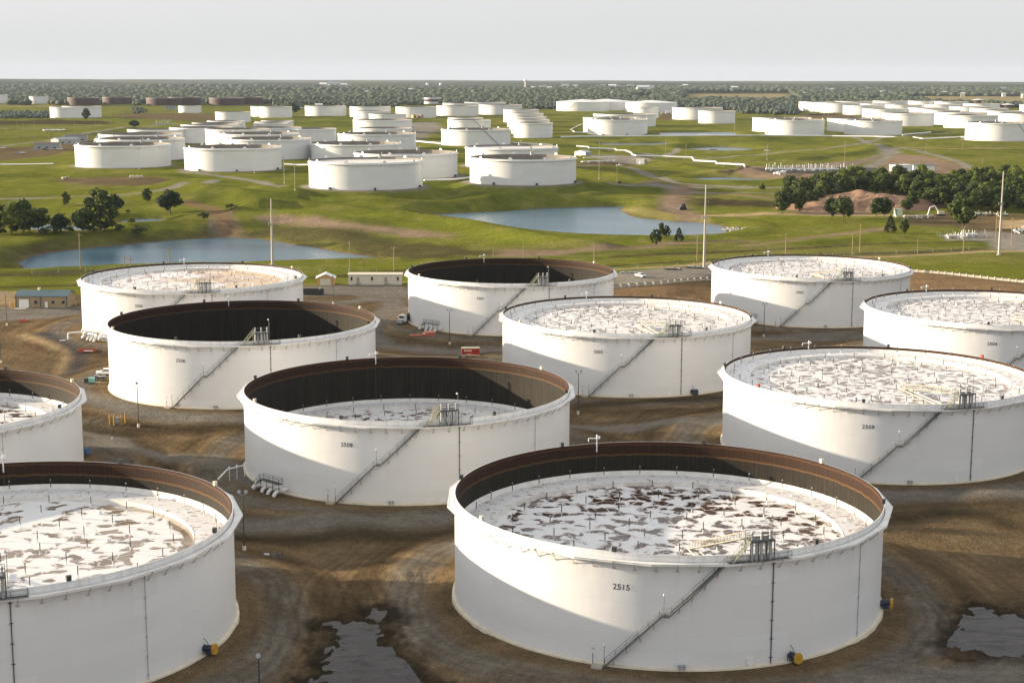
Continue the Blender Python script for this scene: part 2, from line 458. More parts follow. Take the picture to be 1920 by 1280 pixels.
# kind, colour, width or 0, softness, points
PAINT = [
 ('L', GRAVEL, 3.4, 2.5, [(-200, 1000), (450, 986), (640, 982), (860, 966)]),
 ('L', GRAVEL, 3.2, 2.5, [(1600, 932), (1760, 930), (1960, 922)]),
 ('L', GRAVEL, 2.6, 2, [(150, 800), (240, 840), (420, 868), (470, 900)]),
 ('L', GRAVEL, 2.6, 2, [(1080, 800), (1200, 800), (1360, 790)]),
 ('L', GRAVEL, 2.6, 2, [(150, 740), (300, 780), (450, 788)]),
 ('L', GRAVEL, 3.0, 2, [(-60, 600), (60, 590), (140, 582), (160, 575)]),
 ('L', GRAVEL, 2.4, 2, [(560, 568), (640, 568), (700, 560)]),
 ('L', GRAVEL, 3.0, 2, [(650, 545), (740, 546), (735, 575), (700, 596), (690, 625), (720, 648), (830, 660), (940, 655)]),
 ('L', GRAVEL, 3.0, 2, [(1400, 636), (1500, 632), (1640, 632)]),
 ('L', GRAVEL, 3.0, 2.5, [(1560, 1310), (1700, 1275), (1960, 1250)]),
 ('L', DARKSOIL, 2.2, 2.5, [(430, 1008), (560, 1012), (700, 1004), (850, 996)]),
 ('L', DARKSOIL, 2.0, 2.5, [(1660, 972), (1780, 962), (1860, 966), (1890, 985)]),
 ('L', DARKSOIL, 1.6, 2, [(160, 800), (200, 812), (330, 806), (450, 800)]),
 ('L', DARKSOIL, 1.6, 2, [(1090, 760), (1220, 752), (1350, 745)]),
 ('L', BROWN, 2.0, 2, [(560, 600), (700, 598)]),
 ('L', TAN, 1.2, 1.5, [(640, 655), (760, 668), (860, 670), (940, 668)]),
 ('L', TAN, 1.0, 1.5, [(110, 700), (130, 660), (80, 640), (40, 628)]),
 ('L', ASPH, 1.3, 2, [(130, 700), (150, 668), (120, 640), (80, 625)]),
 ('A', GRAVEL, 3, [(1150, 513), (1330, 495), (1338, 523), (1150, 541)]),
 ('A', GRAVEL, 2, [(560, 535), (760, 533), (760, 556), (560, 556)]),
 ('A', GRAVEL, 2, [(-60, 575), (150, 574), (150, 590), (-60, 606)]),
 ('A', RUSSET, 3, [(1700, 508), (1930, 534), (1930, 556), (1700, 556)]),
 ('A', RUSSET, 2, [(1140, 545), (1345, 528), (1345, 570), (1140, 570)]),
 ('A', TAN, 3, [(-60, 545), (35, 547), (30, 574), (-60, 575)]),
 # outside the yard
 ('L', TAN, 1.6, 1, [(1130, 507), (1250, 500), (1330, 493), (1500, 484), (1680, 481), (1830, 472), (1960, 470)]),
 ('L', DARKSOIL, 1.4, 2, [(1130, 500), (1330, 488), (1440, 482), (1700, 474), (1850, 466)]),
 ('L', DARKSOIL, .9, 1.5, [(1150, 482), (1330, 474), (1450, 468), (1680, 456), (1850, 452)]),
 ('L', DARKSOIL, 1.5, 2, [(-60, 540), (140, 535), (240, 520)]),
 ('L', DARKSOIL, 1.5, 2, [(590, 520), (700, 515), (770, 508)]),
 ('L', SCRUB, 2.2, 2, [(-60, 520), (50, 515), (160, 509), (300, 505)]),
 ('L', DRY, 1.6, 2, [(560, 534), (700, 531), (770, 528)]),
 ('A', SCRUB, 8, [(0, 470), (60, 462), (140, 450), (300, 442), (400, 436), (430, 420), (462, 446), (380, 449), (200, 466), (60, 484), (30, 500), (0, 505)]),
 ('A', ROCK, 4, [(395, 395), (428, 395), (455, 444), (405, 446), (392, 420)]),
 ('L', RUSSET, 4, 3, [(350, 378), (385, 388), (415, 402), (430, 425)]),
 ('A', LUSH, 6, [(455, 402), (560, 392), (700, 402), (860, 414), (1000, 440), (1130, 456), (1400, 450), (1000, 458), (700, 410), (520, 402)]),
 ('A', SCRUB, 8, [(460, 440), (520, 415), (700, 436), (840, 462), (950, 475), (760, 486), (600, 464), (500, 450)]),
 ('L', PINK, 4, 5, [(500, 408), (580, 412), (660, 424), (740, 434), (830, 442)]),
 ('L', PINK, 2.5, 4, [(950, 470), (1060, 472), (1180, 466), (1260, 456), (1400, 452)]),
 ('L', PINK, 5, 5, [(960, 478), (1040, 474)]),
 ('L', TAN, 3, 4, [(1180, 395), (1240, 400), (1320, 405), (1440, 400), (1560, 404), (1680, 404), (1760, 412)]),
 ('A', DRY, 4, [(1160, 392), (1200, 388), (1270, 400), (1330, 412), (1320, 420), (1240, 414), (1195, 405)]),
 ('L', PINK, 6, 5, [(1210, 345), (1290, 350), (1270, 368), (1260, 385), (1275, 398), (1300, 405)]),
 ('L', PINK, 2.4, 3, [(1300, 362), (1380, 365), (1440, 372), (1500, 378)]),
 ('L', GRAVEL, 3.5, 2, [(1075, 312), (1160, 312), (1210, 326), (1270, 344), (1350, 349), (1440, 352)]),
 ('L', GRAVEL, 3, 2, [(1150, 345), (1210, 346), (1260, 352)]),
 ('A', BROWN, 3, [(1080, 302), (1200, 300), (1210, 306), (1180, 311), (1085, 311)]),
 ('A', GRAVEL, 3, [(1090, 288), (1180, 292), (1240, 302), (1200, 310), (1130, 300)]),
 ('L', GRAVEL, 3, 2, [(1250, 292), (1270, 280), (1290, 281)]),
 ('L', GRAVEL, 2.5, 2, [(1180, 285), (1250, 295), (1330, 297), (1430, 290), (1560, 277), (1640, 264), (1700, 255), (1800, 247), (1880, 245)]),
 ('L', DRY, 2.2, 2, [(1430, 291), (1560, 281), (1650, 279)]),
 ('L', GRAVEL, 3, 2, [(1560, 258), (1620, 264), (1650, 272), (1665, 285)]),
 ('A', GRAVEL, 4, [(1645, 272), (1690, 278), (1680, 292), (1670, 305), (1630, 318), (1620, 314), (1655, 292)]),
 ('A', ROCK, 3, [(1655, 288), (1640, 302), (1600, 314), (1440, 318), (1480, 309), (1600, 302)]),
 ('A', PINK, 5, [(1690, 288), (1740, 293), (1820, 318), (1800, 326), (1690, 328), (1640, 330), (1665, 300)]),
 ('L', GRAVEL, 3, 2, [(1690, 277), (1760, 293), (1830, 318)]),
 ('L', TAN, 2, 2, [(1680, 276), (1780, 279), (1960, 279)]),
 ('A', PINK, 5, [(1395, 312), (1430, 313), (1470, 324), (1600, 328), (1640, 336), (1500, 340), (1380, 333), (1350, 328)]),
 ('L', DARKSOIL, 2, 2, [(1400, 312), (1370, 322), (1350, 330)]),
 ('A', ASPH, 3, [(1420, 318), (1440, 314), (1640, 315), (1650, 322), (1500, 326), (1430, 323)]),
 ('A', DARKSOIL, 6, [(1290, 370), (1470, 378), (1470, 388), (1300, 385)]),
 ('L', GRAVEL, 2.2, 2, [(1310, 352), (1400, 353), (1500, 350)]),
 ('L', GRAVEL, 2.2, 2, [(1300, 361), (1400, 361), (1500, 366)]),
 ('A', PINK, 5, [(1480, 392), (1560, 384), (1600, 370), (1660, 362), (1700, 366), (1690, 392), (1600, 402), (1500, 402)]),
 ('L', PINK, 2, 4, [(1400, 460), (1500, 448), (1600, 436), (1660, 428)]),
 ('A', BROWN, 5, [(1690, 402), (1800, 398), (1930, 402), (1930, 455), (1870, 452), (1800, 425), (1700, 422)]),
 ('A', GRAVEL, 3, [(1770, 442), (1850, 434), (1930, 440), (1930, 470), (1850, 468), (1860, 452), (1780, 450)]),
 ('A', TAN, 3, [(1870, 412), (1930, 412), (1930, 430), (1870, 428)]),
 ('L', GRAVEL, 3.5, 2, [(-60, 375), (60, 372), (180, 368), (280, 360), (380, 345), (400, 338)]),
 ('L', GRAVEL, 3, 2, [(340, 322), (420, 332), (480, 340), (530, 350)]),
 ('A', BROWN, 4, [(115, 334), (230, 331), (300, 333), (325, 338), (280, 348), (150, 349), (100, 340)]),
 ('A', BROWN, 5, [(-60, 285), (60, 275), (130, 262), (170, 258), (150, 282), (100, 292), (0, 302), (-60, 303)]),
 ('L', GRAVEL, 4, 2, [(-60, 280), (60, 268), (160, 250), (260, 238), (330, 232)]),
 ('L', GRAVEL, 2.5, 2, [(-60, 241), (90, 240), (200, 235)]),
 ('L', GRAVEL, 2, 1, [(-60, 309), (60, 308), (100, 307)]),
 ('A', DARKSOIL, 8, [(-60, 228), (90, 224), (200, 228), (210, 233), (-60, 236)]),
 ('A', BROWN, 8, [(200, 215), (330, 212), (420, 215), (440, 228), (330, 226), (250, 222)]),
 ('A', GRAVEL, 6, [(740, 232), (820, 230), (830, 240), (790, 262), (745, 262)]),
 ('A', BROWN, 8, [(1240, 210), (1262, 210), (1262, 226), (1235, 226)]),
 ('A', BROWN, 8, [(1500, 214), (1590, 214), (1620, 222), (1500, 222)]),
 ('A', FIELD, 30, [(1290, 176), (1480, 176), (1500, 190), (1260, 190)]),
 ('A', FIELD, 30, [(1660, 181), (1960, 181), (1960, 200), (1760, 192)]),
 ('A', DRY, 30, [(-60, 186), (130, 188), (140, 200), (-60, 202)]),
]

# ---- the ground sheet: rows spaced by distance, columns fanned, long enough to reach the horizon
NR, ND = 1500, 640
rows = np.exp(np.linspace(math.log(60), math.log(26000), NR))
s_in = np.linspace(-.37, .37, ND)
s_out = .37 + (np.linspace(0, 1, 26)[1:]) ** 1.5 * 1.6
slope = np.concatenate([-s_out[::-1], s_in, s_out])
X = rows[:, None] * slope[None, :]
Y = np.repeat(rows[:, None], len(slope), 1)
Z = height(X.ravel(), Y.ravel()).reshape(X.shape)

colr = np.empty(X.shape + (3,), np.float32)
n1 = fbm(X / 60, Y / 60, 4, 31)
n2 = fbm(X / 9, Y / 14, 4, 33)
grs = np.array(GRASS)[None, None] * (1 - n1[..., None]) + np.array(LUSH)[None, None] * n1[..., None]
k = np.clip((n2 - .52) * 4, 0, 1)[..., None] * .55
grs = grs * (1 - k) + np.array(DRY) * k
ns = fbm(X / 38 + 9, Y / 120, 5, 35)
k = np.clip((ns - .54) * 5, 0, 1)[..., None] * .55
grs = grs * (1 - k) + np.array((.055, .072, .012)) * k
colr[:] = grs
nb_ = fbm(X / 420 + 2, Y / 26, 4, 37)
k = (np.clip((nb_ - .60) * 9, 0, 1) * np.clip((Y - 640) / 60, 0, 1))[..., None] * .45
grs = grs * (1 - k) + np.array((.19, .165, .06)) * k
nb_ = fbm(X / 300 + 7, Y / 16, 4, 39)
k = (np.clip((nb_ - .60) * 9, 0, 1))[..., None] * .4
grs = grs * (1 - k) + np.array((.062, .080, .012)) * k
colr[:] = grs
# meadow turns to woodland floor far away
k = np.clip((Y - 3300) / 500, 0, 1)[..., None]
WOODF = tuple(WOODF)
fp = np.clip((fbm(X / 900, Y / 420, 3, 63) - .5) * 6, 0, 1)[..., None]
colr = colr * (1 - k) + (np.array(WOODF) * (1 - fp) + np.array((.11, .105, .045)) * fp) * k
# yard
yl = [(-400, 546), (150, 549), (440, 534), (600, 537), (760, 534), (1150, 515), (1330, 496), (1480, 494), (1600, 500), (1710, 508), (1920, 533), (2400, 600)]
yp = [P(u, v, 2.0) for u, v in yl]
ys_ = np.interp(slope, [p[0] / p[1] for p in yp], [p[1] for p in yp])
k = np.clip((ys_[None, :] - Y) / 3 + (n2 - .5) * 2 + .5, 0, 1)[..., None]
n3 = fbm(X / 16 + 5, Y / 16, 5, 41)
n4 = fbm(X / 3.2, Y / 3.2, 3, 43)
yard = np.array(BROWN)[None, None] * (.78 + .50 * n3[..., None])
kk = np.clip((n3 - .55) * 5, 0, 1)[..., None] * .6
yard = yard * (1 - kk) + np.array(RUSSET) * kk
ring = np.zeros(X.shape)
for tx, ty, tz, r, _ in NEAR.values():
    d = np.hypot(X - tx, Y - ty)
    ring = np.maximum(ring, np.clip(1 - np.abs(d - r - 8.0 + (n2 - .5) * 2.5) / 4.6, 0, 1))
ring = np.clip(ring * 1.6, 0, 1) * (.35 + .65 * np.clip(n4 * 1.6, 0, 1))
yard = yard * (1 - ring[..., None] * .8) + np.array(GRAVEL) * .92 * ring[..., None] * .8
for tx, ty, tz, r, _ in NEAR.values():       # tyre tracks follow the tanks
    d = np.hypot(X - tx, Y - ty)
    a = np.arctan2(X - tx, Y - ty)
    m = (d < r + 30) & (d > r)
    tr = fbm(d[m] / 1.1, a[m] * 5, 3, 51)
    dm = d[m] + (fbm(a[m] * 4, a[m] * 0 + tx, 2, 52) - .5) * 2.5
    lane = np.clip(1 - np.abs(dm - r - 16.5) / 3.6, 0, 1)
    rut = sum(np.exp(-((dm - r - q_) / .38) ** 2) for q_ in (6.6, 8.5, 10.2, 12.1, 19.0, 20.9, 24.2, 26.0))
    crest = np.clip(1 - np.abs(dm - r - 12.8) / 1.6, 0, 1)
    yard[m] *= ((.74 + .52 * tr) * (1 - .40 * lane) * (1 - .20 * rut) * (1 + .22 * crest))[:, None]
colr = colr * (1 - k) + yard * k


def pix(pts):
    return [tuple(G(u, v)[:2]) for u, v in pts]


for it in PAINT:
    if it[0] == 'L':
        _, c, wd, sf, pts = it
        poly = pix(pts)
    else:
        _, c, sf, pts = it
        poly = pix(pts)
    pa = np.array(poly)
    if pa[:, 1].mean() > 620 and c in (GRAVEL, TAN, PINK, ROCK):
        c = tuple(q * (1.05 if c == PINK else 1.4) for q in c)
    pad = 30 + sf * 2
    y0, y1 = max(pa[:, 1].min() - pad, 60), pa[:, 1].max() + pad
    i0, i1 = np.searchsorted(rows, [y0, y1])
    i0, i1 = max(i0 - 1, 0), min(i1 + 1, NR)
    if i1 <= i0:
        continue
    xs, ys = X[i0:i1], Y[i0:i1]
    nn = (n2[i0:i1] - .5)
    if it[0] == 'L':
        d = dline(xs, ys, poly) + nn * sf * 2.0
        k = np.clip((wd + sf - d) / (2 * sf) + .25, 0, 1)
    else:
        d = dline(xs, ys, poly, True)
        d = np.where(inpoly(xs, ys, poly), -d, d) + nn * sf * 3
        k = np.clip(.5 - d / (2 * sf), 0, 1)
    k = (k * .92)[..., None]
    colr[i0:i1] = colr[i0:i1] * (1 - k) + np.array(c) * (.8 + .4 * n1[i0:i1][..., None]) * k
# gravel pads round the far tanks, wet rims round water
for t in FT:
    if t[1] > 1900:
        continue
    i0, i1 = np.searchsorted(rows, [t[1] - t[3] - 20, t[1] + t[3] + 20])
    d = np.hypot(X[i0:i1] - t[0], Y[i0:i1] - t[1]) + (n2[i0:i1] - .5) * 4
    k = np.clip((t[3] + 6.5 - d) / 3, 0, 1)[..., None]
    colr[i0:i1] = colr[i0:i1] * (1 - k) + np.array(GRAVEL) * 1.3 * k
for nm, lv, poly, _ in PW:
    pa = np.array(poly)
    i0, i1 = np.searchsorted(rows, [max(pa[:, 1].min() - 20, 61), pa[:, 1].max() + 20])
    m = Z[i0:i1] + curve_drop(Y[i0:i1]) - lv
    near = dline(X[i0:i1], Y[i0:i1], poly, True) < (9 if nm == 'puddle' else 12)
    k = (np.clip((1 - m / (.24 if nm == 'puddle' else .8)) * (1.6 * n4[i0:i1] + .3 if nm == 'puddle' else 1), 0, 1) * near)[..., None] * .85
    c = np.array((.018, .015, .011)) if nm == 'puddle' else np.array((.15, .11, .075))
    colr[i0:i1] = colr[i0:i1] * (1 - k) + c * k
colr *= (.86 + .28 * n4[..., None])

# ------------------------------------------------------------------ materials
MATS = {}


def mat(name, c=(.5, .5, .5), rough=.6, metal=0.0, var=0.12, scale=.5, bump=0.0, streak=0.0, spec=.5):
    if name in MATS:
        return MATS[name]
    m = bpy.data.materials.new(name)
    m.use_nodes = True
    nt = m.node_tree
    b = nt.nodes['Principled BSDF']
    b.inputs['Roughness'].default_value = rough
    b.inputs['Metallic'].default_value = metal
    b.inputs['Specular IOR Level'].default_value = spec
    tc = nt.nodes.new('ShaderNodeTexCoord')
    mp = nt.nodes.new('ShaderNodeMapping')
    mp.inputs['Scale'].default_value = (scale, scale, scale * (.12 if streak else 1))
    nz = nt.nodes.new('ShaderNodeTexNoise')
    nz.inputs['Scale'].default_value = 1.0
    nz.inputs['Detail'].default_value = 5
    rp = nt.nodes.new('ShaderNodeMapRange')
    rp.inputs['From Min'].default_value = .3
    rp.inputs['From Max'].default_value = .7
    rp.inputs['To Min'].default_value = 1 - var
    rp.inputs['To Max'].default_value = 1 + var
    ml = nt.nodes.new('ShaderNodeVectorMath')
    ml.operation = 'SCALE'
    ml.inputs[0].default_value = c
    nt.links.new(tc.outputs['Object'], mp.inputs[0])
    nt.links.new(mp.outputs[0], nz.inputs['Vector'])
    nt.links.new(nz.outputs[0], rp.inputs[0])
    nt.links.new(rp.outputs[0], ml.inputs['Scale'])
    nt.links.new(ml.outputs[0], b.inputs['Base Color'])
    if bump:
        bp = nt.nodes.new('ShaderNodeBump')
        bp.inputs['Strength'].default_value = bump
        nt.links.new(nz.outputs[0], bp.inputs['Height'])
        nt.links.new(bp.outputs[0], b.inputs['Normal'])
    MATS[name] = m
    return m


def N(nt, t, **kw):
    n = nt.nodes.new(t)
    for k_, v_ in kw.items():
        setattr(n, k_, v_)
    return n


def mixc(nt, fac, a, b):
    m = N(nt, 'ShaderNodeMix', data_type='RGBA')
    for s, x in (('Factor', fac), ('A', a), ('B', b)):
        if isinstance(x, bpy.types.NodeSocket):
            nt.links.new(x, m.inputs[s])
        elif isinstance(x, (int, float)):
            m.inputs[s].default_value = x
        else:
            m.inputs[s].default_value = (*x, 1)
    return m.outputs['Result']


def mrange(nt, x, a, b, c=0.0, d=1.0):
    r = N(nt, 'ShaderNodeMapRange')
    r.inputs[1].default_value, r.inputs[2].default_value = a, b
    r.inputs[3].default_value, r.inputs[4].default_value = c, d
    nt.links.new(x, r.inputs[0])
    return r.outputs[0]


def noise(nt, vec, scale, detail=4, rough=.5, dist=0):
    n = N(nt, 'ShaderNodeTexNoise')
    n.inputs['Scale'].default_value = scale
    n.inputs['Detail'].default_value = detail
    n.inputs['Roughness'].default_value = rough
    n.inputs['Distortion'].default_value = dist
    nt.links.new(vec, n.inputs['Vector'])
    return n.outputs[0]


def mapping(nt, vec, sc, loc=(0, 0, 0)):
    m = N(nt, 'ShaderNodeMapping')
    m.inputs['Scale'].default_value = sc
    m.inputs['Location'].default_value = loc
    nt.links.new(vec, m.inputs[0])
    return m.outputs[0]


def newmat(name):
    m = bpy.data.materials.new(name)
    m.use_nodes = True
    MATS[name] = m
    nt = m.node_tree
    return m, nt, nt.nodes['Principled BSDF'], N(nt, 'ShaderNodeTexCoord').outputs['Object']


def mmath(nt, op, a, b=None):
    m = N(nt, 'ShaderNodeMath', operation=op)
    for i, x in enumerate((a, b)):
        if x is None:
            continue
        if isinstance(x, bpy.types.NodeSocket):
            nt.links.new(x, m.inputs[i])
        else:
            m.inputs[i].default_value = x
    return m.outputs[0]


def cyl_coords(nt, obj):
    sx = N(nt, 'ShaderNodeSeparateXYZ')
    nt.links.new(obj, sx.inputs[0])
    ang = mmath(nt, 'ARCTAN2', sx.outputs[0], sx.outputs[1])
    rad = N(nt, 'ShaderNodeVectorMath', operation='LENGTH')
    cb0 = N(nt, 'ShaderNodeCombineXYZ')
    nt.links.new(sx.outputs[0], cb0.inputs[0])
    nt.links.new(sx.outputs[1], cb0.inputs[1])
    nt.links.new(cb0.outputs[0], rad.inputs[0])
    cb = N(nt, 'ShaderNodeCombineXYZ')
    nt.links.new(mmath(nt, 'MULTIPLY', ang, 35.0), cb.inputs[0])
    nt.links.new(sx.outputs[2], cb.inputs[2])
    return cb.outputs[0], ang, sx.outputs[2], rad.outputs['Value']


# white painted shell plates: faint course seams, grime runs below the wind girder
def shell_mat(name, base=(.745, .75, .755)):
    m, nt, b, obj = newmat(name)
    cv, ang, z, _ = cyl_coords(nt, obj)
    big = noise(nt, mapping(nt, cv, (.06, 1, .10)), 1, 4)
    run = noise(nt, mapping(nt, cv, (.9, 1, .05)), 1, 4, .6)
    top = mrange(nt, z, 12.5, 16.2)
    grime = mmath(nt, 'MULTIPLY', mmath(nt, 'MULTIPLY', mrange(nt, run, .46, .74), top), .50)
    c = mixc(nt, mrange(nt, big, .35, .7, 0, .55), base, (base[0] * .93, base[1] * .935, base[2] * .93))
    c = mixc(nt, grime, c, (.42, .36, .27))
    seam = mmath(nt, 'PINGPONG', mmath(nt, 'ADD', z, 0.0), 1.22)
    hs_ = mrange(nt, seam, 0.0, .05, 1, 0)
    vs = mmath(nt, 'PINGPONG', mmath(nt, 'MULTIPLY', ang, 35.0), 4.5)
    vs_ = mrange(nt, vs, 0.0, .05, 1, 0)
    sm = mmath(nt, 'MULTIPLY', mmath(nt, 'MAXIMUM', hs_, vs_), .20)
    row = mmath(nt, 'FLOOR', mmath(nt, 'DIVIDE', z, 2.44))
    cid = mmath(nt, 'FLOOR', mmath(nt, 'ADD', mmath(nt, 'DIVIDE', mmath(nt, 'MULTIPLY', ang, 35.0), 9.0), mmath(nt, 'MULTIPLY', row, .5)))
    cmb = N(nt, 'ShaderNodeCombineXYZ')
    nt.links.new(row, cmb.inputs[0])
    nt.links.new(cid, cmb.inputs[1])
    wn_ = N(nt, 'ShaderNodeTexWhiteNoise')
    nt.links.new(cmb.outputs[0], wn_.inputs['Vector'])
    c = mixc(nt, mmath(nt, 'MULTIPLY', wn_.outputs['Value'], .16), c, (.52, .51, .49))
    c = mixc(nt, sm, c, (.45, .45, .44))
    foot = mmath(nt, 'MULTIPLY', mrange(nt, z, .9, 0.0), mrange(nt, run, .35, .7, .1, .6))
    c = mixc(nt, foot, c, (.50, .42, .32))
    nt.links.new(c, b.inputs['Base Color'])
    b.inputs['Roughness'].default_value = .42
    bp = N(nt, 'ShaderNodeBump')
    bp.inputs['Strength'].default_value = .12
    bp.inputs['Distance'].default_value = .3
    nt.links.new(mmath(nt, 'ADD', noise(nt, mapping(nt, cv, (.35, 1, .35)), 1, 2), mmath(nt, 'MULTIPLY', sm, -1.5)), bp.inputs['Height'])
    nt.links.new(bp.outputs[0], b.inputs['Normal'])
    return m


# bare steel inside: rusty band at the top, dark oily wall below with vertical runs
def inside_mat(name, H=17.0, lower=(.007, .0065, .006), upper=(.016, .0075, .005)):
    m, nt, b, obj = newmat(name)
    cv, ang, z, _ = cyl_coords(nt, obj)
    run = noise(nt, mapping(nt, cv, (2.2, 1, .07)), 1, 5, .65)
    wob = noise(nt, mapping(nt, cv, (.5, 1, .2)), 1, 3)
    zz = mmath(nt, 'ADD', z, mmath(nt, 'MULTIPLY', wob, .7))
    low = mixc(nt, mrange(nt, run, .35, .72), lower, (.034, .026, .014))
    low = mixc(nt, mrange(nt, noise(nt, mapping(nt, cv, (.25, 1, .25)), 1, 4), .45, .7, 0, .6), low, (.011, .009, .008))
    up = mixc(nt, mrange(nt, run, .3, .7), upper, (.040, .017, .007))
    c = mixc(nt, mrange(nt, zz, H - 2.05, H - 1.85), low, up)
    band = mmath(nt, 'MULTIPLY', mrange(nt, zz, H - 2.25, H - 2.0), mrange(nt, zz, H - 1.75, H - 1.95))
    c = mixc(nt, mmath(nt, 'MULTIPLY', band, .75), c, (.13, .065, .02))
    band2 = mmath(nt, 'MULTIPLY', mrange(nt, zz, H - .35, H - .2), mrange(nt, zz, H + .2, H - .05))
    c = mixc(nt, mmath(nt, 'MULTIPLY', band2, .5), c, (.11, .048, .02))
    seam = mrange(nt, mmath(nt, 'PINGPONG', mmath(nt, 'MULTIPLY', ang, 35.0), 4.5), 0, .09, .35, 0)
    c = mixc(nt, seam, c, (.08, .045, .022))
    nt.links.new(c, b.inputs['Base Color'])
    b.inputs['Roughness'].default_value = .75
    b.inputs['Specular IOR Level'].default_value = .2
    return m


# white deck with ponded oily rainwater
def deck_mat(name, cover=.52, stain=(.085, .040, .016), paint=(.72, .715, .71), sc=.42, rim=False, tanw=0.0, seed=0.0):
    m, nt, b, obj = newmat(name)
    _, ang, z, rad = cyl_coords(nt, obj)
    v = mapping(nt, obj, (sc * .92, sc, sc), (seed, seed * .7, 0))
    warp = N(nt, 'ShaderNodeTexNoise')
    warp.inputs['Scale'].default_value = .9
    warp.inputs['Detail'].default_value = 2
    nt.links.new(v, warp.inputs['Vector'])
    va = N(nt, 'ShaderNodeVectorMath', operation='MULTIPLY_ADD')
    va.inputs[1].default_value = (.8, .8, 0)
    nt.links.new(warp.outputs['Color'], va.inputs[0])
    nt.links.new(v, va.inputs[2])
    wp2 = N(nt, 'ShaderNodeTexNoise')
    wp2.inputs['Scale'].default_value = 3.2
    wp2.inputs['Detail'].default_value = 3
    nt.links.new(v, wp2.inputs['Vector'])
    vb2 = N(nt, 'ShaderNodeVectorMath', operation='MULTIPLY_ADD')
    vb2.inputs[1].default_value = (.30, .30, 0)
    nt.links.new(wp2.outputs['Color'], vb2.inputs[0])
    nt.links.new(va.outputs[0], vb2.inputs[2])
    va = vb2
    vo = N(nt, 'ShaderNodeTexVoronoi', feature='DISTANCE_TO_EDGE')
    vo.inputs['Scale'].default_value = .85
    nt.links.new(va.outputs[0], vo.inputs['Vector'])
    vc = N(nt, 'ShaderNodeTexVoronoi')
    vc.inputs['Scale'].default_value = .85
    nt.links.new(va.outputs[0], vc.inputs['Vector'])
    sep = N(nt, 'ShaderNodeSeparateColor')
    nt.links.new(vc.outputs['Color'], sep.inputs[0])
    big = noise(nt, mapping(nt, obj, (.05, .05, .05), (seed, 0, 0)), 1, 3)
    pick = mmath(nt, 'ADD', sep.outputs[0], mmath(nt, 'MULTIPLY', mmath(nt, 'SUBTRACT', big, .5), 1.2))
    on = mrange(nt, pick, 1 - cover, 1 - cover + .02)
    blob = mmath(nt, 'ADD', noise(nt, mapping(nt, v, (1, 1, 1), (7, 3, 0)), .88, 4, .42, .5), mmath(nt, 'MULTIPLY', mmath(nt, 'SUBTRACT', big, .5), .22))
    th_ = .628 - cover * .20
    on2 = mrange(nt, blob, th_, th_ + .035)
    cut = mrange(nt, vo.outputs['Distance'], .004, .05)
    pud = mmath(nt, 'MULTIPLY', on2, cut)
    if rim:
        edge = mrange(nt, mmath(nt, 'ADD', rad, mmath(nt, 'MULTIPLY', noise(nt, obj, .14, 3), 6.0)), 30.2, 30.6)
        side = mrange(nt, mmath(nt, 'ADD', ang, noise(nt, obj, .05, 2)), .9, 1.2)
        pud = mmath(nt, 'MAXIMUM', pud, mmath(nt, 'MULTIPLY', edge, side))
    halo = mrange(nt, blob, th_ - .05, th_ + .01)
    fine = noise(nt, obj, 1.3, 4)
    c = mixc(nt, mrange(nt, fine, .3, .7, 0, .25), paint, (paint[0] * .86, paint[1] * .86, paint[2] * .87))
    if tanw:
        tn = noise(nt, mapping(nt, obj, (.045, .11, .1), (3 + seed, 0, 0)), 1, 4, .6)
        sx = N(nt, 'ShaderNodeSeparateXYZ')
        nt.links.new(obj, sx.inputs[0])
        tn = mmath(nt, 'ADD', tn, mmath(nt, 'MULTIPLY', sx.outputs[0], .006))
        c = mixc(nt, mrange(nt, tn, .44, .54, 0, tanw), c, (.58, .42, .24))
    c = mixc(nt, mmath(nt, 'MULTIPLY', halo, .45), c, (.50, .42, .38))
    tone = mixc(nt, sep.outputs[1], stain, (stain[0] * 1.9, stain[1] * 2.1, stain[2] * 2.6))
    c = mixc(nt, pud, c, tone)
    nt.links.new(c, b.inputs['Base Color'])
    nt.links.new(mrange(nt, pud, 0, 1, .55, .15), b.inputs['Roughness'])
    nt.links.new(mrange(nt, pud, 0, 1, .4, .28), b.inputs['Specular IOR Level'])
    bp = N(nt, 'ShaderNodeBump')
    bp.inputs['Strength'].default_value = .25
    bp.inputs['Distance'].default_value = .5
    hgt = mmath(nt, 'MULTIPLY', mmath(nt, 'SUBTRACT', 1.0, pud), noise(nt, mapping(nt, obj, (.16, .5, .3)), 1, 3))
    nt.links.new(hgt, bp.inputs['Height'])
    nt.links.new(bp.outputs[0], b.inputs['Normal'])
    return m


M_SHELL = shell_mat('tank_paint')
M_WHITE = mat('white_paint', (.745, .745, .74), .45, var=.04)
M_IN = inside_mat('tank_inside')
M_DECK = {
    '2515': deck_mat('deck_puddled', .62, (.045, .022, .011), sc=.44), '2508': deck_mat('deck_puddled_b', .5, sc=.55, seed=5),
    '2514': deck_mat('deck_dry', .34, (.14, .10, .06), sc=.42, rim=True, seed=11),
    '2509': deck_mat('deck_streaked', .55, (.09, .05, .026), sc=.62, seed=21),
    '2505': deck_mat('deck_streaked_b', .5, (.09, .052, .026), sc=.62, seed=31, tanw=.12),
    '2502': deck_mat('deck_streaked_c', .55, (.13, .07, .035), sc=.62, seed=41),
    '2504': deck_mat('deck_streaked_d', .52, (.10, .055, .03), sc=.62, seed=51),
    '2500': deck_mat('deck_tan', .34, (.20, .09, .05), sc=.5, seed=61, tanw=.85),
}
M_PONT = deck_mat('pontoon_top', .16, (.30, .22, .16), sc=1.1, seed=71)
M_SEAL = mat('seal_plate', (.72, .70, .66), .55, var=.10, scale=.7)
M_DARK = mat('dark_steel', (.035, .04, .042), .5, var=.2)
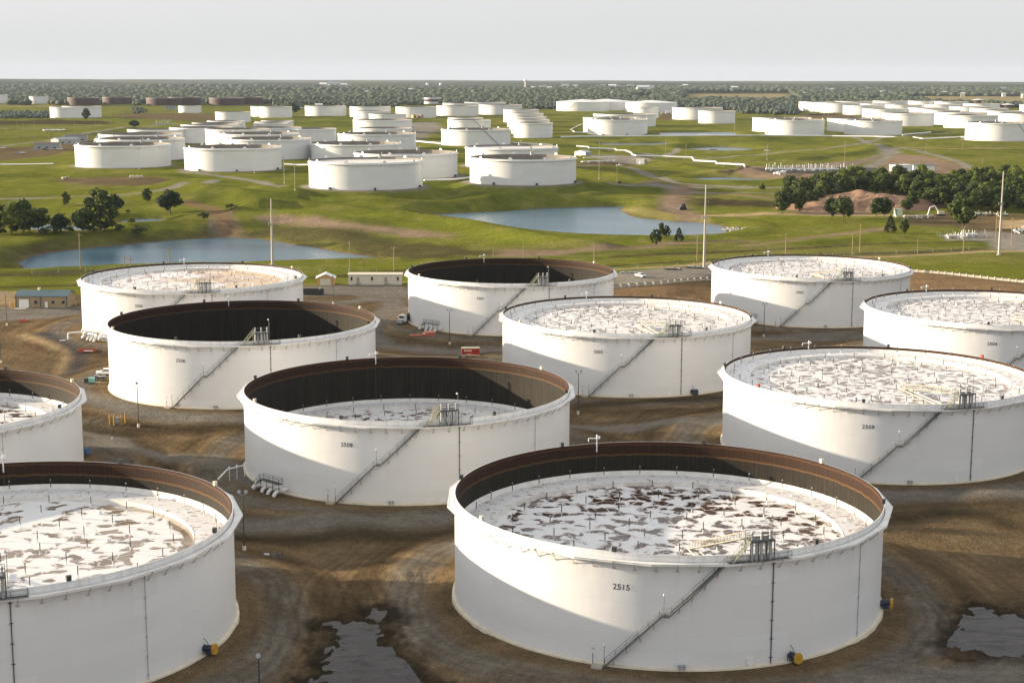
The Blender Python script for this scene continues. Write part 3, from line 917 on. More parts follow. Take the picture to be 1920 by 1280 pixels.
M_GALV = mat('galvanised_steel', (.19, .20, .20), .5, .3, var=.2, scale=1.2)
M_GRATE = mat('deck_grating', (.055, .062, .065), .7, var=.25, scale=2)
M_BLACK = mat('black_rubber', (.012, .012, .013), .6, var=.2)
M_CREAM = mat('cream_paint', (.62, .56, .44), .6, var=.12)
M_YELLOW = mat('yellow_paint', (.46, .26, .02), .5, var=.1)
M_BLUE = mat('blue_paint', (.03, .10, .25), .5, var=.15)
M_NAVY = mat('motor_blue', (.03, .04, .07), .45, var=.15)
M_RED = mat('red_paint', (.26, .012, .014), .35, var=.08)
M_CONC = mat('concrete', (.36, .33, .28), .85, var=.15, scale=.6, bump=.1)
M_RUST = mat('rusty_steel', (.16, .055, .03), .8, var=.35, scale=.3)
M_OXIDE = mat('red_oxide', (.36, .07, .035), .7, var=.25, scale=.8)
M_GLASS = mat('window_glass', (.02, .025, .03), .08, var=.1)
M_TANW = mat('tan_siding', (.30, .225, .13), .7, var=.07, scale=.8, streak=1)
M_BEIGE = mat('beige_siding', (.60, .56, .46), .7, var=.05, scale=.8, streak=1)
M_TIMB = mat('yellow_timber', (.50, .31, .11), .7, var=.12, scale=1)
M_TEAL = mat('teal_roof', (.075, .125, .145), .45, .2, var=.12)
M_WOOD = mat('pole_wood', (.30, .22, .12), .8, var=.2, scale=1.5, streak=1)
M_STEELP = mat('weathering_pole', (.42, .39, .35), .6, .1, var=.1, streak=1)
M_GREY = mat('grey_metal', (.30, .32, .34), .5, .1, var=.12)
M_BOX = mat('pale_green_box', (.42, .52, .36), .6, var=.1)
M_TEALP = mat('teal_machine', (.16, .38, .36), .5, var=.1)

# ground material
gm, nt, b, obj = newmat('ground_cover')
at = N(nt, 'ShaderNodeAttribute', attribute_name='Col')
geo = N(nt, 'ShaderNodeNewGeometry').outputs['Position']
na = noise(nt, geo, .9, 6, .65)
nb = noise(nt, mapping(nt, geo, (.07, .2, .1)), 1, 5, .6)
nc = noise(nt, geo, 3.5, 3, .6)
nd = noise(nt, geo, 6.5, 2, .7)
f = mmath(nt, 'MULTIPLY', mmath(nt, 'MULTIPLY', mmath(nt, 'MULTIPLY', mrange(nt, na, .3, .7, .78, 1.22), mrange(nt, nd, .32, .68, .66, 1.36)), mrange(nt, nb, .3, .7, .84, 1.16)), mrange(nt, nc, .3, .7, .86, 1.14))
vm = N(nt, 'ShaderNodeVectorMath', operation='SCALE')
nt.links.new(at.outputs['Color'], vm.inputs[0])
nt.links.new(f, vm.inputs['Scale'])
nt.links.new(vm.outputs[0], b.inputs['Base Color'])
b.inputs['Roughness'].default_value = .95
b.inputs['Specular IOR Level'].default_value = .0
bp = N(nt, 'ShaderNodeBump')
bp.inputs['Strength'].default_value = 1.0
bp.inputs['Distance'].default_value = .8
nt.links.new(mmath(nt, 'ADD', noise(nt, geo, .45, 5, .7), mmath(nt, 'MULTIPLY', noise(nt, geo, 2.5, 3, .6), .35)), bp.inputs['Height'])
nt.links.new(bp.outputs[0], b.inputs['Normal'])
M_GROUND = gm

# pond water
wm, nt, b, obj = newmat('pond_water')
b.inputs['Base Color'].default_value = (.035, .065, .085, 1)
b.inputs['Roughness'].default_value = .16
b.inputs['IOR'].default_value = 1.33
geo = N(nt, 'ShaderNodeNewGeometry').outputs['Position']
bp = N(nt, 'ShaderNodeBump')
bp.inputs['Strength'].default_value = .55
bp.inputs['Distance'].default_value = .35
nt.links.new(noise(nt, mapping(nt, geo, (.35, .8, .5)), 1, 5, .65), bp.inputs['Height'])
nt.links.new(bp.outputs[0], b.inputs['Normal'])
nt.links.new(mixc(nt, mrange(nt, noise(nt, mapping(nt, geo, (.012, .03, .1)), 1, 4), .35, .65), (.022, .080, .135), (.045, .125, .185)), b.inputs['Base Color'])
M_WATER = wm
pm, nt, b, obj = newmat('puddle_water')
b.inputs['Base Color'].default_value = (.020, .016, .014, 1)
b.inputs['Roughness'].default_value = .20
b.inputs['Specular IOR Level'].default_value = .12
geo = N(nt, 'ShaderNodeNewGeometry').outputs['Position']
bp = N(nt, 'ShaderNodeBump')
bp.inputs['Strength'].default_value = .35
bp.inputs['Distance'].default_value = .1
nt.links.new(mixc(nt, mrange(nt, noise(nt, mapping(nt, geo, (.35, .5, .5)), 1, 5, .6), .4, .65), (.014, .011, .010), (.040, .031, .024)), b.inputs['Base Color'])
nt.links.new(mrange(nt, noise(nt, mapping(nt, geo, (.25, .6, .5)), 1, 4), .4, .65, .10, .34), b.inputs['Roughness'])
nt.links.new(noise(nt, mapping(nt, geo, (1.2, 2.4, .5)), 1, 4), bp.inputs['Height'])
nt.links.new(bp.outputs[0], b.inputs['Normal'])
M_PUD = pm


# leaves
def leaf_mat(name, c1, c2):
    m, nt, b, obj = newmat(name)
    oi = N(nt, 'ShaderNodeObjectInfo')
    geo = N(nt, 'ShaderNodeNewGeometry').outputs['Position']
    n_ = noise(nt, geo, .28, 3)
    c = mixc(nt, mrange(nt, n_, .35, .65), c1, c2)
    c = mixc(nt, mrange(nt, noise(nt, geo, .006, 3), .35, .65, 0, .6), c, (c1[0] * 1.1, c1[1] * .9, c1[2] * 1.4))
    c = mixc(nt, mmath(nt, 'MULTIPLY', oi.outputs['Random'], .5), c, (c1[0] * 1.7, c1[1] * 1.35, c1[2] * .9))
    nt.links.new(c, b.inputs['Base Color'])
    b.inputs['Roughness'].default_value = .7
    b.inputs['Specular IOR Level'].default_value = .15
    return m


M_LEAF = leaf_mat('leaf_green', (.030, .050, .012), (.075, .105, .020))
M_LEAFY = leaf_mat('leaf_yellow', (.07, .10, .015), (.14, .17, .03))
M_LEAFD = leaf_mat('leaf_dark', (.016, .030, .010), (.035, .055, .014))
M_FAR = leaf_mat('hazed_forest_leaf', (.042, .062, .046), (.084, .106, .066))  # distance haze mixed into the leaf colour: paler and bluer than nearby trees
M_BARK = mat('bark', (.10, .08, .06), .9, var=.2)


# ------------------------------------------------------------------ mesh helpers
class MB:
    def __init__(s):
        s.v, s.f, s.m, s.sm = [], [], [], []

    def add(s, vs, fs, m=0, smooth=False):
        o = len(s.v)
        s.v += [tuple(v) for v in vs]
        s.f += [tuple(i + o for i in f_) for f_ in fs]
        s.m += [m] * len(fs)
        s.sm += [smooth] * len(fs)

    def box(s, c, d, rz=0, m=0, taper=1.0, rx=0, ry=0):
        hx, hy, hz = d[0] / 2, d[1] / 2, d[2] / 2
        M = Matrix.Translation(c) @ Matrix.Rotation(rz, 4, 'Z') @ Matrix.Rotation(ry, 4, 'Y') @ Matrix.Rotation(rx, 4, 'X')
        vs = []
        for z_, k_ in ((-hz, 1), (hz, taper)):
            for x_, y_ in ((-hx, -hy), (hx, -hy), (hx, hy), (-hx, hy)):
                vs.append(M @ Vector((x_ * k_, y_ * k_, z_)))
        s.add(vs, [(3, 2, 1, 0), (4, 5, 6, 7), (0, 1, 5, 4), (1, 2, 6, 5), (2, 3, 7, 6), (3, 0, 4, 7)], m)

    def cyl(s, a, b_, r0, r1=None, n=8, m=0, caps=True, smooth=True):
        r1 = r0 if r1 is None else r1
        a, b_ = Vector(a), Vector(b_)
        d = (b_ - a).normalized()
        t = d.orthogonal().normalized()
        q = d.cross(t)
        vs = []
        for p, r in ((a, r0), (b_, r1)):
            for i in range(n):
                an = 2 * math.pi * i / n
                vs.append(p + (t * math.cos(an) + q * math.sin(an)) * r)
        s.add(vs, [(i, (i + 1) % n, n + (i + 1) % n, n + i) for i in range(n)], m, smooth)
        if caps:
            s.add(vs[:n], [tuple(range(n))[::-1]], m)
            s.add(vs[n:], [tuple(range(n))], m)

    def tube(s, pts, r, n=6, m=0):
        for i in range(len(pts) - 1):
            s.cyl(pts[i], pts[i + 1], r, n=n, m=m)

    def strip(s, r0, z0, r1, z1, n=96, m=0, smooth=True, a0=0, a1=2 * math.pi):
        # lateral strip of revolution; faces outward when z1>z0
        vs = []
        full = abs(a1 - a0 - 2 * math.pi) < 1e-6
        k_ = n if full else n + 1
        for r, z_ in ((r0, z0), (r1, z1)):
            for i in range(k_):
                an = a0 + (a1 - a0) * i / n
                vs.append((r * math.sin(an), -r * math.cos(an), z_))
        fs = []
        for i in range(n):
            j = (i + 1) % k_
            fs.append((i, j, k_ + j, k_ + i))
        s.add(vs, fs, m, smooth)

    def disc(s, r, z, n=96, m=0):
        s.add([(r * math.sin(2 * math.pi * i / n), -r * math.cos(2 * math.pi * i / n), z) for i in range(n)], [tuple(range(n))], m)

    def sphere(s, c, r, n=10, k=6, m=0, sz=1.0, half=False):
        vs, fs = [], []
        lo = 0 if half else -math.pi / 2
        for j in range(k + 1):
            ph = lo + (math.pi / 2 - lo) * j / k
            for i in range(n):
                an = 2 * math.pi * i / n
                vs.append((c[0] + r * math.cos(ph) * math.cos(an), c[1] + r * math.cos(ph) * math.sin(an), c[2] + r * sz * math.sin(ph)))
        for j in range(k):
            for i in range(n):
                fs.append((j * n + i, j * n + (i + 1) % n, (j + 1) * n + (i + 1) % n, (j + 1) * n + i))
        s.add(vs, fs, m, True)

    def mesh(s, name, mats):
        me = bpy.data.meshes.new(name)
        me.from_pydata(s.v, [], s.f)
        for mm in mats:
            me.materials.append(mm)
        me.polygons.foreach_set('material_index', s.m)
        me.polygons.foreach_set('use_smooth', s.sm)
        me.update()
        return me

    def build(s, name, mats, parent=None, loc=(0, 0, 0), rz=0):
        if not isinstance(mats, (list, tuple)):
            mats = [mats]
        return link(name, s.mesh(name, mats), parent, loc, rz)


def link(name, me, parent=None, loc=(0, 0, 0), rz=0, scale=None):
    o = bpy.data.objects.new(name, me)
    COL.objects.link(o)
    if parent:
        o.parent = parent
    o.location = loc
    o.rotation_euler = (0, 0, rz)
    if scale:
        o.scale = scale
    return o


def thing(name, label, cat, loc=(0, 0, 0), rz=0, group=None, scale=None):
    o = link(name, None, None, loc, rz, scale)
    o.empty_display_size = .1
    tag(o, label, cat, group)
    return o


def tag(o, label, cat, group=None):
    o['label'] = label
    o['category'] = cat
    if group:
        o['group'] = group
    return o


def dup(root, loc, rz=0, label=None, group=None, scale=None):
    r = root.copy()
    COL.objects.link(r)
    r.location = loc
    r.rotation_euler = (0, 0, rz)
    if scale:
        r.scale = scale
    if label:
        r['label'] = label
    if group:
        r['group'] = group
    for ch in list(root.children):
        c = ch.copy()
        COL.objects.link(c)
        c.parent = r
        for g in ch.children:
            d = g.copy()
            COL.objects.link(d)
            d.parent = c
    return r


def cp(phi, r, z):
    """point on a tank: phi degrees, 0 towards the camera side, + to the right"""
    a = R_(phi)
    return Vector((r * math.sin(a), -r * math.cos(a), z))


# ------------------------------------------------------------------ the ground object
nv = X.size
me = bpy.data.meshes.new('ground')
nr, ncol = X.shape
co = np.stack([X, Y, Z], -1).reshape(-1, 3).astype(np.float32)
ii = (np.arange(nr - 1)[:, None] * ncol + np.arange(ncol - 1)[None, :]).ravel()
fc = np.stack([ii, ii + 1, ii + 1 + ncol, ii + ncol], -1).astype(np.int32)
me.vertices.add(nv)
me.vertices.foreach_set('co', co.ravel())
me.loops.add(fc.size)
me.loops.foreach_set('vertex_index', fc.ravel())
me.polygons.add(len(fc))
me.polygons.foreach_set('loop_start', np.arange(0, fc.size, 4, dtype=np.int32))
me.polygons.foreach_set('use_smooth', np.ones(len(fc), bool))
me.update(calc_edges=True)
ca = me.attributes.new('Col', 'FLOAT_COLOR', 'POINT')
rgba = np.ones((nv, 4), np.float32)
rgba[:, :3] = np.clip(colr.reshape(-1, 3), 0, 1)
ca.data.foreach_set('color', rgba.ravel())
me.materials.append(M_GROUND)
g = link('ground', me)
g['kind'] = 'structure'

for i, (nm, lv, poly, tg) in enumerate(PW):
    pa = np.array(poly)
    c = pa.mean(0)
    out = c + (pa - c) * (1.12 if nm == 'puddle' else 1.06)
    drop = curve_drop(c[1])
    bm = MB()
    bm.add([(x, y, lv - drop) for x, y in out], [tuple(range(len(out)))])
    me = bm.mesh(nm, [M_PUD if nm == 'puddle' else M_WATER])
    o = link(nm, me)
    if me.polygons[0].normal.z < 0:
        me.flip_normals()
    o['kind'] = 'structure'

# ------------------------------------------------------------------ near tanks
SEG = 160
legb = MB()
legb.cyl((0, 0, 0), (0, 0, .6), .10, n=8, m=0)
legb.cyl((0, 0, .6), (0, 0, 1.95), .08, n=6, m=1)
legb.cyl((0, 0, 1.95), (0, 0, 2.05), .09, n=6, m=0)
LEG = legb.mesh('roof_leg', [M_WHITE, M_DARK])
brb = MB()   # knee bracket: flange under the girder, strut to the shell, pad
brb.box((0, -.62, -.06), (.10, 1.2, .10))
brb.cyl((0, -1.1, -.1), (0, -.06, -1.35), .055, n=5)
brb.box((0, -.03, -1.4), (.55, .06, .14))
BRK = brb.mesh('girder_bracket', [mat('grimy_bracket', (.40, .37, .31), .7, var=.2)])
vb = MB()
vb.box((0, 0, .35), (.62, .5, .62))
vb.box((0, 0, .70), (.72, .6, .08))
VENT_D = vb.mesh('rim_vent', [M_DARK])
VENT_W = vb.mesh('rim_vent', [M_CREAM])
VENT_O = vb.mesh('rim_vent', [M_OXIDE])


def rail(bm, pts, h=1.07, r=.035, m=0, post=1.8):
    """handrail: top and mid rails with posts along a polyline"""
    up = Vector((0, 0, 1))
    bm.tube([p + up * h for p in pts], r, 5, m)
    bm.tube([p + up * h * .52 for p in pts], r * .8, 5, m)
    acc = 0
    last = None
    for i, p in enumerate(pts):
        if last is None or (p - last).length > post or i == len(pts) - 1:
            bm.cyl(p, p + up * h, r * 1.1, n=5, m=m)
            last = p


NUMLAB = {
 '2515': 'nearest white tank numbered 2515, brown puddles on its sunken roof',
 '2508': 'white tank numbered 2508 with a deep black interior, centre left',
 '2506': 'white tank numbered 2506, black inside with no roof in sight',
 '2509': 'white tank numbered 2509 with a brimming streaked roof, at right',
 '2505': 'white tank numbered 2505 with a brimming speckled roof, centre',
 '2502': 'white tank numbered 2502 beside the field at upper right',
 '2501': 'white tank numbered 2501 with a black interior, behind the red trailer',
 '2500': 'white tank numbered 2500 with a tan stained roof, left of the trailer office',
 '2514': 'huge white tank cut off by the lower left corner, rusty inner rim',
 '2507': 'white tank cut by the left edge above the lower left one',
 '2504': 'white tank numbered 2504 at the right edge, roof brimming'}


def near_tank(num):
    x, y, z, Rr, roof = NEAR[num]
    T = thing('storage_tank', NUMLAB[num], 'storage tank', (x, y, z), 0, 'white open top storage tanks in the near yard')
    H = TH
    # shell
    b_ = MB()
    b_.strip(Rr, 0, Rr, H, SEG, 0)
    b_.strip(Rr, H, Rr - .10, H, SEG, 1)
    b_.strip(Rr - .10, H, Rr - .26, H - .06, SEG, 2)
    b_.strip(Rr - .26, H - .06, Rr - .26, 0.2, SEG, 2)
    b_.build('shell', [M_SHELL, M_WHITE, M_IN], T)
    # foundation
    b_ = MB()
    b_.strip(Rr + .55, -.6, Rr + .45, .22, SEG, 0)
    b_.strip(Rr + .45, .22, Rr + .01, .30, SEG, 0)
    b_.build('foundation_ring', [M_CREAM], T)
    # wind girder: twenty straight plates
    b_ = MB()
    zg = H - 1.0
    n = 20
    off = 9 if num != '2514' else 9
    outer = [cp(off + 360 / n * i, (Rr + .98) / math.cos(math.pi / n), zg) for i in range(n)]
    for i in range(n):
        a, c = outer[i], outer[(i + 1) % n]
        k_ = 8
        ang0 = off + 360 / n * i
        for j in range(k_):
            p0, p1 = a.lerp(c, j / k_), a.lerp(c, (j + 1) / k_)
            q0, q1 = cp(ang0 + 18 * j / k_, Rr + .14, zg), cp(ang0 + 18 * (j + 1) / k_, Rr + .14, zg)
            b_.add([p0, p1, q1, q0], [(0, 1, 2, 3)], 0)
        dn = Vector((0, 0, -.28))
        b_.add([a, a + dn, c + dn, c], [(0, 1, 2, 3)], 0)
        b_.cyl(a + Vector((0, 0, .03)), c + Vector((0, 0, .03)), .05, n=4)
    b_.strip(Rr + .02, zg - .35, Rr + .14, zg - .02, SEG, 1)
    b_.build('wind_girder', [mat('girder_paint', (.74, .73, .71), .45, var=.10, scale=.45), M_GREY], T)
    for i in range(36):
        ph = -88 + 5 * i
        o = link('girder_bracket', BRK, T, cp(ph, Rr, zg), R_(ph))
    # stairway along the shell
    d0 = -6.2 if num == '2502' else 0
    f0, l0, l1, t0 = -19.5 + d0, -6.4 + d0, -4.8 + d0, 8.2 + d0 * 1.1
    zl = 8.4
    path = []
    for k_ in range(22):
        t_ = k_ / 21
        path.append((f0 + (l0 - f0) * t_, .25 + (zl - .25) * t_))
    path.append((l1, zl))
    for k_ in range(1, 23):
        t_ = k_ / 22
        path.append((l1 + (t0 - l1) * t_, zl + (zg + .05 - zl) * t_))
    b_ = MB()
    for s_ in (.22, .98):
        pts = [cp(a, Rr + s_, zz) for a, zz in path]
        for i in range(len(pts) - 1):
            a, c = pts[i], pts[i + 1]
            dn = Vector((0, 0, -.30))
            b_.add([a, c, c + dn, a + dn], [(0, 1, 2, 3)], 0)
            b_.cyl(a, c, .05, n=4)
    tot = 84
    for k_ in range(tot):
        t_ = k_ / (tot - 1) * (len(path) - 1)
        i = min(int(t_), len(path) - 2)
        fr = t_ - i
        a = path[i][0] + (path[i + 1][0] - path[i][0]) * fr
        zz = path[i][1] + (path[i + 1][1] - path[i][1]) * fr
        c = cp(a, Rr + .6, zz - .08)
        b_.box(c, (.30, .74, .04), R_(a), 0)
    st = b_.build('stairway', [M_GALV], T)
    b_ = MB()
    rail(b_, [cp(a, Rr + 1.0, zz) for a, zz in path])
    b_.build('handrail', [M_GALV], st)
    for k_ in (3, 8, 13, 18, 26, 31, 36, 41):
        a, zz = path[k_]
        b_ = MB()
        b_.cyl((0, -.95, -.25), (0, 0, -.25), .05, n=4)
        b_.cyl((0, -.95, -.25), (0, -.02, -1.3), .05, n=4)
        b_.build('stair_bracket', [M_GALV], T, cp(a, Rr, zz), R_(a))
    for a, zz, hh in ((f0 - .1, .1, 3.2), (l0 + .4, zl, 3.0)):
        b_ = MB()
        b_.cyl((0, 0, 0), (0, 0, hh), .05, n=6)
        b_.sphere((0, 0, hh + .12), .17, m=1)
        b_.build('stair_light', [M_GALV, M_WHITE], T, cp(a, Rr + 1.1, zz))
    b_ = MB()
    b_.box((0, 0, .12), (1.6, 1.2, .35))
    b_.build('stair_footing', [M_CONC], T, cp(f0 - 1.6, Rr + 1.4, 0), R_(f0))
    b_ = MB()
    b_.cyl((0, 0, 0), (0, 0, 1.7), .09, n=6, m=0)
    b_.box((0, .1, 2.4), (.5, .08, .1), m=0)
    b_.build('pull_station', [M_GREY], T, cp(f0 - 3.2, Rr + .5, 0), R_(f0))
    # gauging platform
    p0 = t0 + .4
    b_ = MB()
    seg = 10
    for i in range(seg):
        a0_, a1_ = p0 + 15.5 * i / seg, p0 + 15.5 * (i + 1) / seg
        zz = zg + .06
        vs = [cp(a0_, Rr + .16, zz), cp(a1_, Rr + .16, zz), cp(a1_, Rr + 1.3, zz), cp(a0_, Rr + 1.3, zz)]
        b_.add(vs, [(0, 3, 2, 1)], 0)
    pl = b_.build('gauging_deck', [M_GRATE], T)
    b_ = MB()
    rail(b_, [cp(p0 + a, Rr + 1.3, zg + .06) for a in (0, 2, 4, 6, 8, 10, 12, 14, 15.5)] + [cp(p0 + 15.5, Rr + .3, zg + .06)], r=.04)
    b_.build('deck_railing', [M_GALV], pl)
    # raised tower over the rim
    a0_, a1_ = p0 + 5.2, p0 + 11.2
    zt = H + 2.0
    b_ = MB()
    c = cp((a0_ + a1_) / 2, Rr - .1, zt)
    b_.box(c, (3.8, 2.2, .22), R_((a0_ + a1_) / 2), 0)
    for a in (a0_, a0_ + 2, a0_ + 4, a1_):
        for rr in (Rr + .9, Rr - 1.1):
            q = cp(a, rr, zt)
            b_.cyl((q.x, q.y, zg + .06 if rr > Rr else zt - 2.2), q, .09, n=5)
    rail(b_, [cp(a, Rr + .95, zt + .1) for a in (a0_, a0_ + 1.5, a0_ + 3, a0_ + 4.5, a1_)] + [cp(a1_, Rr - 1.1, zt + .1), cp((a0_ + a1_) / 2, Rr - 1.1, zt + .1), cp(a0_, Rr - 1.1, zt + .1)], r=.04)
    tw = b_.build('gauging_tower', [M_GRATE], T)
    for i, a in enumerate((a0_ + .7, a0_ + 1.9, a0_ + 3.1, a0_ + 4.3, a0_ + 5.4)):
        b_ = MB()
        q = cp(a, Rr + .32, 0)
        b_.cyl((q.x, q.y, zg), (q.x, q.y, zt - .12), .24, n=10)
        if i in (0, 2, 4):
            b_.cyl((q.x, q.y, zt + .1), (q.x, q.y, zt + 1.15), .17, n=8)
            b_.sphere((q.x, q.y, zt + 1.15), .22)
        b_.build('gauge_well', [mat('well_grey', (.42, .43, .43), .5)], tw)
    # flight from girder deck to tower
    b_ = MB()
    s0, s1 = cp(p0 + 1.2, Rr + .7, zg + .1), cp(a0_ - .1, Rr + .7, zt)
    nrm = (cp(p0 + 3, Rr + 1, 0) - cp(p0 + 3, Rr, 0)).normalized() * .4
    for sg in (-1, 1):
        b_.cyl(s0 + nrm * sg, s1 + nrm * sg, .07, n=4)
        for i in range(8):
            p = s0.lerp(s1, i / 7) + nrm * sg
            b_.cyl(p, p + Vector((0, 0, 1)), .035, n=4)
        b_.cyl(s0 + nrm * sg + Vector((0, 0, 1)), s1 + nrm * sg + Vector((0, 0, 1)), .04, n=4)
    for i in range(14):
        p = s0.lerp(s1, i / 13)
        b_.box(p, (.25, .8, .04), R_(p0 + 3))
    b_.build('tower_stair', [mat('faded_green_steel', (.33, .34, .24), .6, var=.2)], T)
    b_ = MB()
    q = cp(a1_ + .5, Rr - .4, H)
    b_.cyl(q, q + Vector((0, 0, 5.2)), .05, n=5)
    b_.sphere(q + Vector((-.2, 0, 5.1)), .2, m=1)
    b_.build('tower_light', [M_GALV, M_WHITE], T)
    # conduit and pipe down the shell
    pc = 20.5 + (d0 * 1.15)
    b_ = MB()
    q = cp(pc, Rr + .12, 0)
    b_.cyl((q.x, q.y, .1), (q.x, q.y, zg - .05), .075, n=6)
    for k_ in range(6):
        b_.box((q.x, q.y, 1.2 + k_ * 2.8), (.55, .12, .07), R_(pc))
    b_.build('foam_riser', [M_DARK], T)
    b_ = MB()
    q = cp(51, Rr + .09, 0)
    b_.cyl((q.x, q.y, .1), (q.x, q.y, zg - .05), .045, n=6)
    for k_ in range(6):
        b_.box((q.x, q.y, 1.0 + k_ * 2.8), (.5, .1, .06), R_(51))
    b_.build('drain_pipe', [M_GREY], T)
    for a, z_ in ((15, .95),):
        b_ = MB()
        b_.cyl((0, 0, 0), (0, -.16, 0), .55, n=20)
        b_.cyl((0, -.16, 0), (0, -.22, 0), .62, n=20)
        b_.build('manway_cover', [M_WHITE], T, cp(a, Rr, z_), R_(a))
    b_ = MB()
    for s_ in (-.32, .32):
        b_.box((s_, -.3, .75), (.5, .35, .5))
        b_.cyl((s_, -.3, 0), (s_, -.3, .5), .05, n=4)
    b_.build('junction_box', [M_GREY], T, cp(-1.6, Rr + .3, 0), R_(-1.6))
    # rim vents
    for i, a in enumerate((-152, -102, -60, -18, 33, 78, 123, 163)):
        link('rim_vent', (VENT_O if num == '2509' and i in (2, 6) else VENT_W if a in (-60, 123) else VENT_D), T, cp(a, Rr - .12, H), R_(a))
    # gooseneck on the far rim
    b_ = MB()
    q = cp(-163.5, Rr - .5, H)
    b_.cyl(q + Vector((0, 0, -1.5)), q + Vector((0, 0, 1.7)), .13, n=8)
    b_.cyl(q + Vector((0, 0, 1.0)), q + Vector((-1.5, .2, 1.0)), .09, n=8)
    b_.cyl(q + Vector((-1.5, .2, 1.0)), q + Vector((-1.5, .2, .4)), .09, n=8)
    b_.box(q + Vector((.35, 0, 1.2)), (.5, .35, .5))
    b_.cyl(q + Vector((0, 0, -1.5)), q + Vector((0, 0, roof - H)), .07, n=6, m=1)
    b_.build('gauge_pipe', [M_WHITE, M_DARK], T)
    # floating roof
    zr = roof - .75
    zi = zr - .65
    rp = Rr - .95
    ri = Rr - 6.0
    if roof > 4:
        b_ = MB()
        b_.strip(rp, zr, Rr - .30, roof, SEG, 0)
        # seal plates are separate overlapping pans
        for i in range(72):
            a = 360 / 72 * i
            b_.box(cp(a, Rr - .62, (zr + roof) / 2 + .04), (.16, .72, .06), R_(a), 0, rx=math.atan2(roof - zr, -.65) + math.pi)
        b_.build('seal_skirt', [M_SEAL], T)
        b_ = MB()
        b_.strip(rp, zr, ri, zr + .06, SEG, 0, True)
        b_.strip(ri, zr + .06, ri - .12, zr + .10, SEG, 1)
        b_.strip(ri - .12, zr + .10, ri - .12, zi, SEG, 1)
        b_.disc(ri - .12, zi, SEG, 2)
        b_.build('floating_roof', [M_PONT, M_SEAL, M_DECK.get(num, M_DECK['2515'])], T)
        rings = [(Rr - 2.2, 30, zr, 3), (ri - 3.2, 22, zi, 0), (ri - 9.5, 17, zi, 9), (ri - 16, 12, zi, 4), (ri - 22.5, 6, zi, 20)]
        for rr, nn, zz, o0 in rings:
            for i in range(nn):
                a = o0 + 360 / nn * i
                link('roof_leg', LEG, T, cp(a, rr, zz))
        for i in range(8):
            b_ = MB()
            b_.cyl((0, 0, 0), (0, 0, .5), .35, n=12)
            b_.cyl((0, 0, .5), (0, 0, .62), .45, n=12)
            b_.build('roof_vent', [M_WHITE], T, cp(20 + 45 * i, (ri - 6) if i % 2 else (ri - 13), zi))
        for i in range(12):
            b_ = MB()
            b_.cyl((0, 0, 0), (0, 0, .22), .32, n=12)
            b_.build('pontoon_hatch', [M_WHITE], T, cp(9 + 30 * i, Rr - 3.6, zr))
        # rolling ladder
        top = cp(p0 + 5.0, Rr - 1.2, zt - .1)
        dz = top.z - zi - .5
        hl = math.sqrt(max(23.5 ** 2 - dz ** 2, 4))
        end = Vector((top.x - .22 * hl, top.y + .975 * hl, zi + .5))
        b_ = MB()
        dv = (end - top)
        sd_ = dv.cross(Vector((0, 0, 1))).normalized() * .45
        up = Vector((0, 0, 1.0))
        for sg in (-1, 1):
            b_.cyl(top + sd_ * sg, end + sd_ * sg, .09, n=4)
            b_.cyl(top + sd_ * sg + up, end + sd_ * sg + up, .05, n=4)
            for i in range(17):
                p = top + dv * (i / 16) + sd_ * sg
                b_.cyl(p, p + up, .04, n=4)
                if i < 16:
                    q = top + dv * ((i + 1) / 16) + sd_ * sg
                    b_.cyl(p, q + up, .03, n=4)
        for i in range(60):
            b_.box(top + dv * (i / 59), (.9, .22, .04))
        b_.build('rolling_ladder', [mat('faded_yellow_steel', (.36, .34, .27), .6, var=.15)], T)
        b_ = MB()
        e2 = Vector((top.x - .22 * 6, top.y + .975 * 6, zi))
        for sg in (-1, 1):
            a = Vector((end.x, end.y + 1, zi + .35)) + sd_ * sg * 1.6
            c = Vector((e2.x, e2.y, zi + .35)) + sd_ * sg * 1.6
            b_.cyl(a, c, .12, n=4)
        b_.build('ladder_track', [M_CREAM], T)
    else:
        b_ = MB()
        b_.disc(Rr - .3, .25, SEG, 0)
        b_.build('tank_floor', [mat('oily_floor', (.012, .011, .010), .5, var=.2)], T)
    # number
    if num not in ('2514', '2507'):
        cu = bpy.data.curves.new('tank_number', 'FONT')
        cu.body = num
        cu.size = 1.16
        cu.align_x = 'CENTER'
        cu.align_y = 'CENTER'
        cu.extrude = .003
        cu.space_character = 1.12
        cu.offset = .016
        tmp = bpy.data.objects.new('tmp', cu)
        COL.objects.link(tmp)
        dg = bpy.context.evaluated_depsgraph_get()
        me_ = bpy.data.meshes.new_from_object(tmp.evaluated_get(dg))
        COL.objects.unlink(tmp)
        bpy.data.objects.remove(tmp)
        me_.materials.clear()
        me_.materials.append(M_BLACK)
        o = link('tank_number', me_, T)
        a = -16.1
        o.matrix_local = Matrix.Translation(cp(a, Rr + .03, 11.9)) @ Matrix.Rotation(R_(a), 4, 'Z') @ Matrix.Rotation(R_(90), 4, 'X')
    return T


TANKS = {n_: near_tank(n_) for n_ in NEAR}


def tank_child(num, name, bm, mats, phi, r_off=0, z=0):
    T = TANKS[num]
    return bm.build(name, mats, T, cp(phi, NEAR[num][3] + r_off, z), R_(phi))


